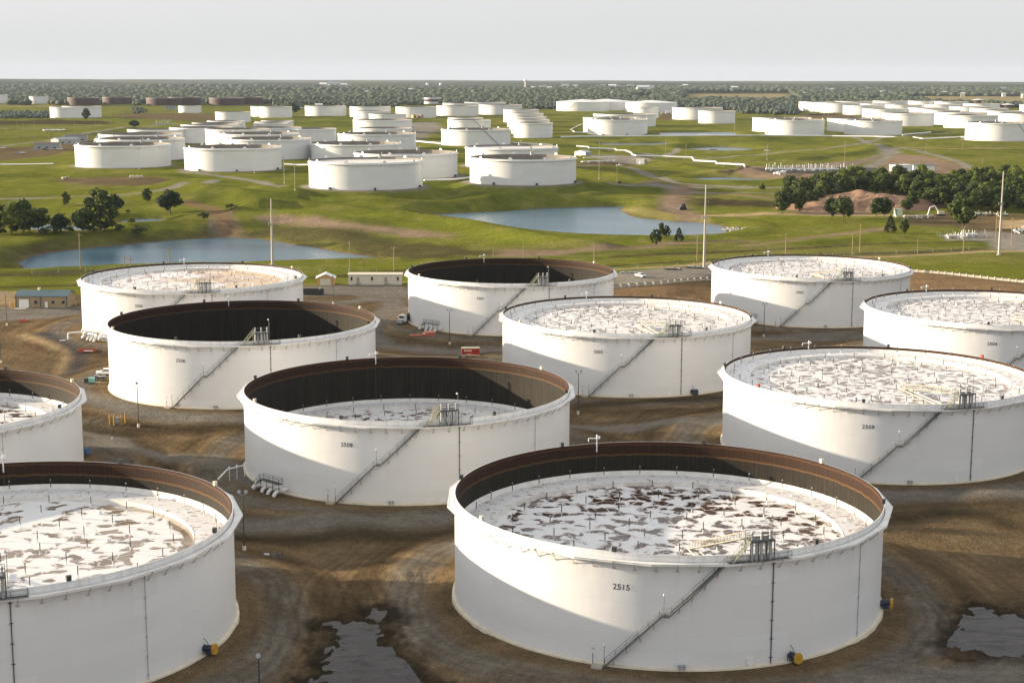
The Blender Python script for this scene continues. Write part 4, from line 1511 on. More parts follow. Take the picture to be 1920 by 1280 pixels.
# side mounted mixers
def mixer(num, phi, cover):
    b_ = MB()
    b_.cyl((0, .1, 1.0), (0, -.5, 1.0), .55, n=14)
    b_.cyl((0, -.5, 1.1), (0, -1.6, 1.25), .42, n=12, m=0)
    b_.box((0, -.9, .45), (.8, .9, .5), m=0)
    b_.cyl((-.5, -.4, 0), (-.5, -.4, 1.9), .05, n=5)
    b_.cyl((-.8, -.3, 0), (-.8, -.3, 1.5), .05, n=5)
    b_.tube([Vector((0, -.8, 1.6)), Vector((-.1, -.5, 2.2)), Vector((-.2, -.1, 2.6))], .05, 5)
    o = tank_child(num, 'shell_mixer', b_, [M_NAVY], phi)
    b_ = MB()
    b_.add([(x, y, z) for y in (-1.55, -2.0) for x, z in ((-.62, .5), (0, .25), (.62, .5), (.62, 1.35), (.3, 1.85), (-.3, 1.85), (-.62, 1.35))],
           [(6, 5, 4, 3, 2, 1, 0), tuple(range(7, 14))] + [(i, (i + 1) % 7, 7 + (i + 1) % 7, 7 + i) for i in range(7)])
    b_.build('belt_guard', [cover], o)


for num, phi, cv in (('2515', 26.3, M_YELLOW), ('2515', 76, M_YELLOW), ('2514', 70.3, M_YELLOW), ('2505', 26.3, M_NAVY), ('2509', 55, M_NAVY)):
    mixer(num, phi, cv)


# manifold and catwalk at the foot of a tank
def manifold(num, phi):
    b_ = MB()
    for k_, s_ in enumerate((-2.2, 0, 2.2)):
        b_.cyl((s_, 0, 1.0), (s_, -1.6, 1.0), .38, n=12)
        b_.cyl((s_, -1.1, 1.0), (s_, -1.25, 1.0), .6, n=14)
        pts = [Vector((s_, -1.6 - math.sin(t) * 1.3 - k_ * .2, 1.0 - (1 - math.cos(t)) * .9)) for t in (0, .4, .8, 1.2, 1.57)]
        for i in range(4):
            b_.cyl(pts[i], pts[i + 1], .38, n=12)
    b_.cyl((-5.6, -2.4, .3), (-4.6, -2.2, 1.2), .55, n=12)
    b_.cyl((-4.6, -2.2, 1.2), (-2.6, -1.2, 1.1), .5, n=12)
    tank_child(num, 'pipe_manifold', b_, [M_WHITE], phi, .2)
    b_ = MB()
    b_.box((0, -2.2, 2.6), (6.4, 1.1, .14))
    for x_ in (-3, -1, 1, 3):
        b_.cyl((x_, -2.6, 0), (x_, -2.6, 2.6), .07, n=5)
    pts = [Vector((x_, -2.75, 2.65)) for x_ in (-3.2, -1.6, 0, 1.6, 3.2)] + [Vector((3.2, -1.7, 2.65))]
    rail(b_, pts, r=.045)
    rail(b_, [Vector((x_, -1.7, 2.65)) for x_ in (-3.2, -1.6, 0, 1.6, 3.2)], r=.045)
    s0, s1 = Vector((-5.9, -2.2, 0)), Vector((-3.2, -2.2, 2.6))
    for sg in (-.5, .5):
        o_ = Vector((0, sg, 0))
        b_.cyl(s0 + o_, s1 + o_, .08, n=4)
        b_.cyl(s0 + o_ + Vector((0, 0, 1)), s1 + o_ + Vector((0, 0, 1)), .04, n=4)
        for i in range(4):
            p = s0.lerp(s1, i / 3) + o_
            b_.cyl(p, p + Vector((0, 0, 1)), .04, n=4)
    for i in range(12):
        b_.box(s0.lerp(s1, i / 11), (.25, 1.0, .05))
    tank_child(num, 'catwalk', b_, [M_DARK], phi, .2)


for n_ in ('2508', '2501', '2500', '2502'):
    manifold(n_, -43.5)
# gangway pipe from 2508 to 2514
q0, q1 = Vector(NEAR['2508'][:3]) + cp(-88, 36.4, 1.6), Vector(NEAR['2514'][:2] + (0,)) + cp(150, 40.5, 1.6)
gp = G(427, 902); gp2 = G(462, 893)
b_ = MB()
a_ = Vector((gp.x, gp.y, gp.z + 2.6)); c_ = Vector((gp2.x, gp2.y, gp2.z + 2.6))
b_.tube([Vector((a_.x - .5, a_.y - 8, a_.z)), a_, c_], .14, 8)
for t_ in (.1, .5, .9):
    p = a_.lerp(c_, t_)
    b_.cyl((p.x, p.y, gz(p.x, p.y) - .3), (p.x, p.y, p.z), .07, n=5)
    b_.box((p.x, p.y, p.z + .25), (.35, .35, .4))
tag(b_.build('transfer_pipe', [M_WHITE]), 'thin white elevated pipe between tank 2508 and the lower left tank', 'pipe')

# ------------------------------------------------------------------ far tanks
M_FSHELL = shell_mat('far_tank_paint', (.745, .75, .75))
M_FIN = mat('far_tank_inside', (.16, .14, .115), .7, var=.25, scale=.2)
M_FROOF = mat('far_roof_deck', (.62, .59, .55), .6, var=.18, scale=.15)
M_BROWN = mat('rust_brown_shell', (.055, .022, .018), .7, var=.25, scale=.08)
BLOCK = 'white tank among the packed far rows at upper right, only its lit rim showing'
fi = 0
for (x, y, z, r, h, kd, dt, lab) in FT:
    grp = {'o': 'white tanks of the far clusters', 'c': 'cone roofed white tanks', 'b': 'rusty brown tanks', 'bc': 'brown cone roofed tanks', 'w': 'white tanks of the far clusters'}[kd]
    if lab is None:
        lab = BLOCK
        grp = 'white tanks of the packed far block'
    T = thing('storage_tank', lab, 'storage tank', (x, y, z), 0, grp)
    n = 96 if dt == 2 else 56 if dt == 1 else 40
    wall = M_BROWN if kd in ('b', 'bc') else M_FSHELL
    fi += 1
    b_ = MB()
    b_.strip(r, -1, r, h, n, 0)
    if kd in ('c', 'bc'):
        b_.build('shell', [wall], T)
        b_ = MB()
        b_.strip(r + .3, h, .5, h + r * (.085 if kd == 'c' else .16), n, 0)
        b_.strip(r + .3, h - .3, r + .3, h, n, 0)
        b_.build('cone_roof', [M_WHITE], T)
        if dt:
            b_ = MB()
            for i in range(14):
                a0_, a1_ = -40 + i * 1.9, -40 + (i + 1) * 1.9
                p, q = cp(a0_, r + .5, h * i / 14), cp(a1_, r + .5, h * (i + 1) / 14)
                b_.add([p + Vector((0, 0, .8)), p, q, q + Vector((0, 0, .8))], [(0, 1, 2, 3)])
            b_.build('stairway', [M_GREY], T)
        continue
    b_.strip(r, h, r - .35, h, n, 1)
    depth = {0: 1.4, 1: 1.9, 2: 2.2}[dt] + (fi * 37 % 10) * .2
    if lab.startswith('nearest white tank of the far') or 'high pale roof' in lab:
        depth = 1.3
    b_.strip(r - .35, h, r - .35, h - depth, n, 2)
    b_.build('shell', [wall, M_WHITE, M_FIN], T)
    b_ = MB()
    b_.strip(r - .35, h - depth, r - 3, h - depth - .3, n, 1)
    b_.disc(r - 3, h - depth - .35, n, 0)
    b_.build('floating_roof', [M_FROOF, M_SEAL], T)
    b_ = MB()
    b_.strip(r + .9, h - .9, r + .05, h - .88, n, 0)
    b_.strip(r + .9, h - 1.15, r + .9, h - .9, n, 0)
    b_.strip(r + .05, h - 1.15, r + .9, h - 1.15, n, 0)
    b_.build('wind_girder', [M_WHITE], T)
    if kd == 'w':
        b_ = MB()
        b_.strip(r + .06, h * .35, r + .06, h * .75, n, 0)
        b_.build('brown_belt', [M_BROWN], T)
    if dt == 2:
        for a in (-170, -130, -90, -52, -14, 24, 62, 100, 140):
            b_ = MB()   # round foam deflector standing on the rim
            b_.cyl((0, -.1, .1), (0, .1, .1), 1.35, n=14)
            b_.build('foam_dam', [M_WHITE], T, cp(a, r - .2, h), R_(a))
        b_ = MB()
        q = cp(170, r - 1, h)
        b_.box(q + Vector((0, 0, .6)), (1.3, 1.3, 2.6), .4)
        b_.cyl(q + Vector((1.4, 0, -2)), q + Vector((1.4, 0, 3.2)), .3, n=6)
        b_.build('gauge_tower', [M_GREY], T)
        if 'mixer' in lab or 'dark slot' in lab or 'dark open top' in lab or 'nearest' in lab or 'curved shadow' in lab:
            for a in (-32, 14, 72):
                b_ = MB()
                b_.box((0, -.8, .9), (1.3, 1.5, 1.5), taper=.5)
                b_.cyl((0, 0, 1.1), (0, -1.8, 1.1), .5, n=8)
                b_.build('shell_mixer', [M_NAVY], T, cp(a, r, 0), R_(a))
    if 'slanting stair' in lab or 'right edge of the picture' in lab and dt == 2:
        b_ = MB()
        for i in range(20):
            a0_, a1_ = 12 + i * 1.5, 12 + (i + 1) * 1.5
            p, q = cp(a0_, r + .6, h * (1 - i / 20)), cp(a1_, r + .6, h * (1 - (i + 1) / 20))
            b_.add([p + Vector((0, 0, 1)), p, q, q + Vector((0, 0, 1))], [(0, 1, 2, 3)])
        b_.build('stairway', [M_GREY], T)
# ------------------------------------------------------------------ poles and lamps
def pole(u, vb_, vt_, kind, label, group=None):
    p = G(u, vb_)
    h = top_z(p.x, p.y, vt_) - p.z
    b_ = MB()
    if kind == 'steel':
        T = thing('transmission_pole', label, 'utility pole', p)
        b_.cyl((0, 0, -1), (0, 0, h), .62, .24, 10)
        b_.build('shaft', [M_STEELP], T)
        b_ = MB()
        b_.cyl((0, 0, -1), (0, 0, .35), 1.0, n=12)
        b_.build('footing', [M_CONC], T)
        for i, (f, s) in enumerate(((.80, 1), (.62, -1), (.44, 1))):
            b_ = MB()
            b_.cyl((0, 0, h * f), (s * 1.3, 0, h * f + .5), .10, .06, 6)
            b_.cyl((s * 1.3, 0, h * f + .5), (s * 1.3, 0, h * f - .7), .12, n=6, m=1)
            b_.build('insulator_arm', [M_STEELP, M_GREY], T)
    elif kind == 'wood':
        T = thing('utility_pole', label, 'utility pole', p, 0, group)
        b_.cyl((0, 0, -.5), (0, 0, h), .24, .16, 8)
        b_.build('shaft', [M_WOOD], T)
        b_ = MB()
        b_.box((0, 0, h - .8), (2.2, .14, .16), .5)
        for s in (-.9, 0, .9):
            b_.cyl((s * .87, s * .48, h - .7), (s * .87, s * .48, h - .4), .07, n=5)
        b_.build('crossarm', [M_WOOD], T)
    elif kind in ('lamp1', 'lamp2', 'lampw'):
        T = thing('lamp_post', label, 'lamp post', p, 0, group)
        b_.cyl((0, 0, 0), (0, 0, h), .13, .09, 8)
        b_.build('shaft', [M_STEELP if kind == 'lampw' else M_DARK], T)
        b_ = MB()
        b_.cyl((0, 0, -.4), (0, 0, .75), .33, n=10)
        b_.build('footing', [M_CREAM], T)
        for s in ((-1, 1) if kind != 'lamp1' else (0,)):
            b_ = MB()
            if s:
                b_.tube([Vector((0, 0, h - .2)), Vector((s * .5, 0, h)), Vector((s * .62, 0, h + .35))], .06, 5)
            b_.cyl((s * .62, -.3, h + .55), (s * .62, .2, h + .35), .36, .16, 10)
            b_.build('lamp_head', [M_GREY], T)
    else:
        T = thing('utility_pole', label, 'utility pole', p, 0, group)
        b_.cyl((0, 0, -.5), (0, 0, h), .13, .10, 6)
        b_.build('shaft', [M_WOOD], T)
        b_ = MB()
        b_.box((0, 0, h - .1), (.5, .4, .3))
        b_.build('pole_cap', [M_GREY], T)
    return T


pole(1320, 503, 347, 'steel', 'tall pale steel pole standing between the white pickup and tank 2502')
pole(511, 496, 373, 'steel', 'tall pale steel pole rising in front of the left pond')
pole(1873, 478, 322, 'steel', 'tall leaning steel pole with side arms at the right edge')
GW = 'wooden utility poles round the ponds and fields'
for u, a, b__, lb in ((317, 500, 465, 'wooden pole behind tank 2500, right of the pole pair'), (234, 503, 480, 'left pole of the pair behind tank 2500'),
                      (245, 502, 482, 'right pole of the pair behind tank 2500'), (151, 504, 437, 'thin tall wooden pole in the middle of the left pond'),
                      (656, 507, 452, 'wooden pole behind the trailer office, in front of the pond tip'), (739, 507, 462, 'wooden pole behind the right end of the trailer office'),
                      (1114, 492, 456, 'wooden pole behind tank 2501, below the right pond'), (1307, 489, 441, 'wooden pole just left of the tall steel pole by the pickup'),
                      (1598, 478, 437, 'shorter of two wooden poles behind tank 2502'), (1612, 473, 420, 'taller of two wooden poles behind tank 2502'),
                      (1473, 477, 438, 'wooden pole behind the left half of tank 2502'), (1806, 476, 424, 'wooden pole beside the fenced valve station'),
                      (1867, 449, 401, 'wooden pole left of the tall leaning steel pole'), (1896, 460, 408, 'wooden pole right of the tall leaning steel pole'),
                      (1583, 318, 265, 'tall wooden pole behind the white pipe rack'), (1736, 288, 268, 'wooden pole by the dirt field road'),
                      (1805, 280, 256, 'wooden pole at the upper right meadow road'), (1248, 292, 261, 'wooden pole by the grey pool'),
                      (1286, 292, 271, 'wooden pole left of the red box'), (1157, 341, 315, 'dark pole by the small trailer on the slope')):
    pole(u, a, b__, 'wood', lb, GW)
for u, a, b__, lb in ((684, 508, 486, 'short pole above the trailer office roof'), (925, 485, 465, 'short lamp pole behind the middle of tank 2501'),
                      (981, 485, 453, 'short pole behind the right part of tank 2501'), (1720, 478, 450, 'dark headed pole on the right meadow'),
                      (1842, 310, 297, 'thin pole on the far right meadow')):
    pole(u, a, b__, 'thin', lb, 'short thin poles')
for u, a, b__, k_, lb in ((260, 800, 722, 'lamp1', 'dark lamp post in front of tank 2506'), (843, 645, 584, 'lamp2', 'twin headed lamp post in front of tank 2501'),
                      (1432, 631, 572, 'lamp2', 'twin headed lamp post left of tank 2502'), (1084, 776, 700, 'lamp2', 'lamp post at the left foot of tank 2505'),
                      (458, 1031, 926, 'lamp2', 'twin headed lamp post right of the lower left tank'), (487, 1318, 1234, 'lamp1', 'lamp post cut by the bottom edge of the picture'),
                      (2, 680, 626, 'lamp1', 'lamp post at the left edge above the cut tank'), (13, 610, 553, 'lamp2', 'lamp post left of the tan workshop'),
                      (625, 569, 521, 'lamp1', 'slim lamp post in front of the yellow shed'), (261, 318, 281, 'lampw', 'pale twin lamp post before the leftmost front rank tank'),
                      (477, 325, 283, 'lampw', 'pale twin lamp post before the second front rank tank'), (533, 344, 298, 'lampw', 'pale twin lamp post in the gap left of the nearest terrace tank'),
                      (553, 357, 309, 'lampw', 'pale lamp post at the left foot of the nearest terrace tank'), (1123, 336, 266, 'lampw', 'tall pale lamp post on the shaded slope right of the pond head tank'),
                      (145, 300, 262, 'lampw', 'pale lamp post behind the leftmost front rank tank'), (1377, 245, 222, 'lampw', 'pale lamp post right of the smaller twin tank'),
                      (1438, 300, 272, 'lampw', 'lone lamp post on the meadow above the dirt fan')):
    pole(u, a, b__, k_, lb, 'lamp posts')
# faint field of thin poles on the left meadow
k_ = 0
for u, a, b__ in ((33, 258, 226), (45, 262, 232), (65, 250, 226), (92, 268, 240), (112, 262, 238), (142, 272, 226), (180, 250, 222), (208, 236, 205), (232, 240, 212), (250, 226, 198), (278, 232, 206), (300, 230, 204), (330, 226, 202)):
    pole(u, a, b__, 'thin', 'thin pole standing on the wide meadow at far left', 'thin poles of the left meadow')


# ------------------------------------------------------------------ fences
def fence(pts, label, h=1.9, step=9, thick=.05):
    w3 = [G(u, v) for u, v in pts]
    T = thing('chain_link_fence', label, 'fence', w3[0])
    o = w3[0]
    b_ = MB()
    cnt = 0
    posts = []
    for i in range(len(w3) - 1):
        a, c = w3[i], w3[i + 1]
        n = max(int((c - a).length / step), 1)
        for j in range(n):
            p = a.lerp(c, j / n)
            p.z = gz(p.x, p.y)
            posts.append(p - o)
    pm = MB()
    pm.cyl((0, 0, -.2), (0, 0, h), thick * 1.3, n=5)
    pmm = pm.mesh('fence_post', [M_GREY])
    for p in posts[:90]:
        link('fence_post', pmm, T, p)
    for i in range(len(posts) - 1):
        for hh in (h - .05, h * .5, .1):
            b_.cyl(posts[i] + Vector((0, 0, hh)), posts[i + 1] + Vector((0, 0, hh)), thick * .55, n=3, caps=False)
    b_.build('fence_wire', [M_GREY], T)


fence([(1152, 509), (1240, 503), (1330, 496), (1480, 486), (1680, 478), (1850, 468)], 'thin wire fence along the track from the pickup lot to the right meadow')
fence([(60, 514), (160, 511), (300, 506), (480, 503), (600, 512), (760, 510)], 'thin wire fence between the left pond and the yard')
fence([(1757, 441), (1800, 434), (1846, 436), (1850, 449), (1778, 452), (1757, 441)], 'wire fence round the yellow and white valve station', step=6)


def barrier(pts, label, step):
    w3 = [G(u, v) for u, v in pts]
    o = w3[0]
    T = thing('barrier_wall', label, 'wall', o)
    for i in range(len(w3) - 1):
        a, c = w3[i], w3[i + 1]
        n = max(int((c - a).length / step), 1)
        for j in range(n):
            p = a.lerp(c, (j + .5) / n)
            p.z = gz(p.x, p.y)
            d = c - a
            b_ = MB()
            b_.box((0, 0, .2), (step * .94, .30, 1.3))
            b_.build('wall_panel', [M_CONC], T, p - o, math.atan2(d.y, d.x))
            b_ = MB()
            b_.box((step * .5, -.12, .35), (.32, .5, 1.7))
            b_.build('wall_post', [M_CREAM], T, p - o, math.atan2(d.y, d.x))
            b_ = MB()
            b_.box((0, .32, .5), (step * .7, .32, 1.1))
            b_.build('guard_rail', [M_BLACK], T, p - o, math.atan2(d.y, d.x))


barrier([(1708, 509), (1800, 517), (1880, 526), (1960, 535)], 'low stepped concrete wall with dark gaps between meadow and brown bank at right', 2.9)
barrier([(1148, 540), (1240, 533), (1338, 525)], 'low dark railed wall below the gravel lot with the white pickup', 3.2)


# ------------------------------------------------------------------ buildings
def frame_box(T, name, c, d, m, rz=0, **kw):
    b_ = MB()
    b_.box(c, d, rz, 0, **kw)
    return b_.build(name, [m], T)


def building(ul, ur, vb_, h, depth, label, wall, roof, kind='gable_front', name='building', rz=None, over=.35, rise=1.0):
    a, c = G(ul, vb_), G(ur, vb_)
    o = a.lerp(c, .5)
    L = (c - a).length
    ang = math.atan2(c.y - a.y, c.x - a.x) if rz is None else rz
    T = thing(name, label, 'building', (o.x, o.y, min(a.z, c.z) - .05), ang)
    b_ = MB()
    b_.box((0, depth / 2, h / 2 - .3), (L, depth, h + .6))
    if kind == 'gable_front':
        b_.add([(-L / 2, 0, h), (L / 2, 0, h), (0, 0, h + rise), (-L / 2, depth, h), (L / 2, depth, h), (0, depth, h + rise)], [(0, 1, 2), (4, 3, 5)])
    if kind == 'gable_side':
        for s in (-1, 1):
            v3 = [(s * L / 2, 0, h), (s * L / 2, depth, h), (s * L / 2, depth / 2, h + rise)]
            b_.add(v3, [(0, 1, 2) if s > 0 else (2, 1, 0)])
    b_.build('wall', [wall], T)
    b_ = MB()
    e = over
    if kind == 'gable_front':
        for s in (-1, 1):
            lo = Vector((s * (L / 2 + e), 0, h - e * rise / (L / 2)))
            b_.add([lo + Vector((0, -e, .06)), Vector((0, -e, h + rise + .06)), Vector((0, depth + e, h + rise + .06)), lo + Vector((0, depth + e, .06)),
                    lo + Vector((0, -e, -.08)), Vector((0, -e, h + rise - .08)), Vector((0, depth + e, h + rise - .08)), lo + Vector((0, depth + e, -.08))],
                   [(0, 1, 2, 3), (7, 6, 5, 4), (0, 4, 5, 1), (3, 2, 6, 7), (0, 3, 7, 4)])
    elif kind == 'gable_side':
        for s, y0 in ((-1, -e), (1, depth + e)):
            lz = h - e * rise / (depth / 2)
            b_.add([(-L / 2 - e, y0, lz + .07), (L / 2 + e, y0, lz + .07), (L / 2 + e, depth / 2, h + rise + .07), (-L / 2 - e, depth / 2, h + rise + .07),
                    (-L / 2 - e, y0, lz - .1), (L / 2 + e, y0, lz - .1), (L / 2 + e, depth / 2, h + rise - .1), (-L / 2 - e, depth / 2, h + rise - .1)],
                   [(0, 1, 2, 3), (7, 6, 5, 4), (0, 4, 5, 1), (1, 5, 6, 2), (3, 7, 4, 0)])
    else:
        b_.box((0, depth / 2, h + .12), (L + 2 * e, depth + 2 * e, .24))
    b_.build('roof', [roof], T)
    return T, L


def opening(T, name, x, z, w_, h_, m, frame=None, extra=None):
    b_ = MB()
    b_.box((x, -.04, z), (w_, .10, h_))
    o = b_.build(name, [m], T)
    if frame:
        b_ = MB()
        for s in (-1, 1):
            b_.box((x + s * (w_ / 2 + .06), -.07, z), (.12, .14, h_ + .24))
            b_.box((x, -.07, z + s * (h_ / 2 + .06)), (w_, .14, .12))
        b_.build('frame', [frame], o)
    return o


M_DOORW = mat('door_white', (.72, .72, .70), .5, var=.05)
M_TAUPE = mat('door_taupe', (.34, .24, .19), .6, var=.1)
M_TRIM = mat('teal_trim', (.05, .09, .09), .5, var=.1)
M_BRON = mat('brown_dark_roof', (.10, .085, .075), .8, var=.2)
T, L = building(30, 127, 577, 4.3, 9, 'tan metal workshop with a teal roof and white roller door at left', M_TANW, M_TEAL, 'gable_side', 'workshop', rise=1.5)
opening(T, 'roller_door', -L / 2 + 2.9, 1.6, 3.6, 3.2, M_DOORW, M_TRIM)
for x in (-L / 2 + 7.1, L * .22, L / 2 - 1.5):
    opening(T, 'window', x, 2.1, .8, .8, M_GLASS, M_TRIM)
opening(T, 'door', L * .09, 1.15, 1.1, 2.3, M_DOORW, M_TRIM)
for x in (-L / 2 + .1, -.3, L / 2 - .25):
    frame_box(T, 'downpipe', (x, -.12, 2.1), (.22, .2, 4.3), M_TRIM)
frame_box(T, 'concrete_apron', (-L / 2 + 2.2, -2.0, .07), (4.4, 3.8, .14), M_CONC)
b_ = MB(); b_.cyl((-2, 4.5, 5.6), (-2, 4.5, 6.7), .45, n=10); b_.build('roof_vent', [M_CREAM], T)
T, L = building(594, 627, 534.5, 3.0, 6, 'small yellow timber shed with a white peaked roof beside the trailer office', M_TIMB, M_WHITE, 'gable_front', 'shed', rise=1.5, over=.5)
for s in (-1, 1):
    opening(T, 'door', s * 1.05 - .1, 1.35, 2.0, 2.6, M_BEIGE)
T, L = building(653.5, 753, 534, 4.0, 6, 'long beige trailer office with two doors and three windows', M_BEIGE, M_CREAM, 'flat', 'trailer_office')
for f in (-.44, -.055, .43):
    opening(T, 'window', L * f, 2.5, .75, 1.4, M_GLASS, M_BEIGE)
for f in (-.32, .205):
    opening(T, 'door', L * f, 2.0, 1.1, 2.2, M_TAUPE, M_BEIGE)
    b_ = MB()
    for i in range(4):
        b_.box((L * f - .9 + i * .35, -1.0, .2 + i * .22), (.38, 1.2, .1))
    b_.box((L * f + .5, -.8, .9), (1.5, 1.4, .1))
    b_.cyl((L * f - .9, -1.5, 1.2), (L * f + 1.2, -1.5, 1.9), .05, n=4)
    b_.build('entry_steps', [M_GREY], T)
T, L = building(1077, 1098, 291.5, 3.6, 7, 'small blue grey gabled pump house behind the pond head tank', M_GREY, mat('pale_blue_roof', (.42, .45, .48), .5), 'gable_front', 'pump_house', rise=1.6)
opening(T, 'door', 0, 1.4, 2.2, 2.8, M_DOORW)
T, L = building(1193, 1208, 307.5, 4.0, 5, 'square grey utility hut right of the little pump house', M_GREY, M_CREAM, 'flat', 'utility_hut')
opening(T, 'door', -.5, 1.2, 1.1, 2.4, M_DOORW)
T, L = building(1331, 1344, 284.6, 2.3, 4, 'small dark red box shelter in front of a pool on the meadow', M_RED, M_RUST, 'flat', 'shelter')
opening(T, 'opening', 0, 1.1, 2.4, 1.5, M_DARK)
T, L = building(1712, 1752, 326, 6.5, 12, 'white pump building with a dark roof edge above the wood', M_WHITE, M_TRIM, 'flat', 'pump_building')
opening(T, 'door', -2, 1.5, 3, 3, M_GREY)
T, L = building(1685, 1710, 321, 5.0, 9, 'lower white annex left of the white pump building', M_WHITE, M_WHITE, 'flat', 'pump_building')
opening(T, 'vent_louvre', 0, 2, 3, 1, M_GREY)
T, L = building(1681, 1692, 407, 4.0, 6.5, 'pale green storage container at the edge of the wood', M_BOX, M_BOX, 'flat', 'storage_container', over=.02)
opening(T, 'door', 0, 1.9, 2.6, 3.4, mat('light_green_door', (.60, .68, .46), .6))
for (ul, ur, vv, hh, dd, lb, rf) in ((64, 112, 281, 5.5, 10, 'grey industrial building with a dark roof at far left, nearer block', M_BRON), (110, 150, 270, 5.5, 12, 'long low building with a pale roof behind the dark roofed one at left', M_GREY),
                                    (122, 163, 266, 7, 14, 'dark roofed barn behind the low buildings at left', M_BRON), (311, 330, 205.5, 6, 10, 'far dark roofed shed near the brown tanks', M_BRON)):
    T, L = building(ul, ur, vv, hh, dd, lb, M_GREY, rf, 'gable_side', 'industrial_building', rise=1.5)
    for f in (-.3, 0, .3):
        opening(T, 'window', L * f, 2.2, 2.0, 1.2, M_GLASS, M_GREY)
for (ul, ur, vv) in ((775, 780.5, 224), (783, 789, 224)):
    T, L = building(ul, ur, vv - 2, 5.5, 6, 'tan box shed before the back rank tank, %s of two' % ('left' if ul < 780 else 'right'), M_TIMB if ul < 780 else M_TAUPE, M_BRON, 'flat', 'equipment_shed', over=.1)
    opening(T, 'door', 0, 1.9, 2.0, 3.4, M_DARK)

# far town: pale roofs in the woods
FARH = [(607, 162, 14), (626, 161.5, 20), (645, 162, 12), (655, 163, 8), (688, 176, 7), (737, 166.5, 9), (770, 171, 8), (612, 183, 8), (598, 206, 14), (985, 171, 8), (1000, 168, 10),
        (1018, 166, 12), (1030, 168, 10), (1060, 164.5, 14), (1078, 164, 10), (1130, 163.5, 10), (1148, 165, 14), (1182, 163.5, 12), (1205, 171, 22), (1216, 170, 20), (1285, 163, 10), (1349, 166, 10), (1377, 167.5, 12), (1385, 165, 6),
        (1508, 179.5, 10), (1552, 172, 10), (1560, 170.5, 8), (1692, 167, 5), (1770, 177, 8), (1790, 176.5, 6), (1805, 180, 8), (1880, 171, 14), (1882, 180, 7), (1840, 178, 6), (1919, 182, 8), (1620, 178, 8), (1655, 176, 10), (1150, 177, 8)]
for i, (u, v, wpx) in enumerate(FARH):
    p = G(u, v + 2.0)
    L = wpx * p.y / 2919
    T = thing('farmstead', 'tiny pale roofed building among the distant woods', 'building', p, (i * 37 % 10) * .05 - .2, 'pale buildings among the distant woods')
    b_ = MB()
    hh = min(max(L * .30, 6), 14)
    b_.box((0, 0, hh / 2 + 3), (L, L * .5, hh + 6))
    b_.build('wall', [M_WHITE if i % 3 else M_BEIGE], T)
    b_ = MB()
    for s in (-1, 1):
        b_.add([(-L * .52, s * L * .3, hh + 6), (L * .52, s * L * .3, hh + 6), (L * .52, 0, hh + 6 + L * .16), (-L * .52, 0, hh + 6 + L * .16)], [(0, 1, 2, 3) if s < 0 else (3, 2, 1, 0)])
    b_.build('roof', [M_GREY if i % 2 else M_WHITE], T)
# water tower and domes on the horizon
p = G(985, 168)
h = top_z(p.x, p.y, 148.5) - p.z
T = thing('water_tower', 'pale round water tower standing on the horizon right of centre', 'water tower', p)
b_ = MB(); b_.sphere((0, 0, h - 7), 8.5, 16, 10, sz=.85); b_.build('tank_bowl', [M_WHITE], T)
b_ = MB(); b_.cyl((0, 0, -2), (0, 0, h - 13), 4.0, 3.0, 14); b_.cyl((0, 0, -2), (0, 0, 3), 7, 4, 14); b_.build('stem', [M_WHITE], T)
for u, s in ((801, 'left'), (826, 'right')):
    p = G(u, 163)
    T = thing('storage_dome', 'small white dome on the wooded skyline, %s of two' % s, 'dome', p)
    b_ = MB(); b_.cyl((0, 0, -3), (0, 0, 14), 8, n=16); b_.build('wall', [M_WHITE], T)
    b_ = MB(); b_.sphere((0, 0, 14), 8, 16, 6, half=True); b_.build('dome_roof', [M_WHITE], T)


# ------------------------------------------------------------------ pipes
def pipe(pts, r, label, dz=1.1, sup=14, mt=None, name='pipeline'):
    w3 = []
    for u, v in pts:
        p = G(u, v)
        d = ray(u, v)
        w3.append(p)
    o = w3[0].copy()
    # survey marks are on the pipe itself, so step back along the ground to sit under it
    pp = []
    for (u, v), p in zip(pts, w3):
        q = P(u, v, p.z + dz)
        pp.append(Vector(q) - o)
    T = thing(name, label, 'pipeline', o)
    b_ = MB()
    b_.tube(pp, r, 8)
    for q in pp[1:-1]:
        b_.sphere(q, r * 1.02, 8, 5)
    b_.build('pipe', [mt or M_WHITE], T)
    for i in range(len(pp) - 1):
        n = int((pp[i + 1] - pp[i]).length / sup)
        for j in range(n):
            q = pp[i].lerp(pp[i + 1], (j + .5) / n)
            g_ = gz(q.x + o.x, q.y + o.y) - o.z
            b_ = MB()
            b_.box((q.x, q.y, (g_ - .3 + q.z - r) / 2), (.7, .5, max(q.z - r - g_ + .3, .2)))
            b_.build('pipe_support', [M_CONC], T)
    return T


pipe([(1052, 257), (1090, 256), (1200, 255), (1440, 254), (1560, 255), (1640, 256), (1692, 257.5)], .75, 'long straight white pipe running past the tanks and the pool', 1.4, 40)
pipe([(1081, 274), (1103, 275.5), (1105, 277.8), (1153, 279.3), (1157, 282), (1173, 282.2), (1183, 286), (1186, 290), (1193, 291.8), (1240, 293.2), (1297.5, 295.3), (1302.5, 301.3), (1341, 303), (1345, 306.5), (1395, 308.8), (1397, 313)],
     .75, 'white zigzag pipe stepping down across the meadow', 2.2, 11)
pipe([(1036, 272), (960, 268)], .8, 'short white pipe behind the high roofed tank', 1.5, 20)
pipe([(533, 308), (560, 309.5), (582, 309)], .8, 'white pipe in the gap between the front rank tanks', 1.2, 20)
pipe([(795, 338), (850, 336.5), (884, 333)], .7, 'white pipe joining the two terrace tanks', .9, 20)
pipe([(780, 265), (828, 269)], .9, 'white pipe left of the tank with the slanting stair', 1.2, 20)
pipe([(1090, 233), (1070, 243), (1078, 248), (1098, 249)], .6, 'white pipe looping to the curved shadow tank', 1.2, 20)
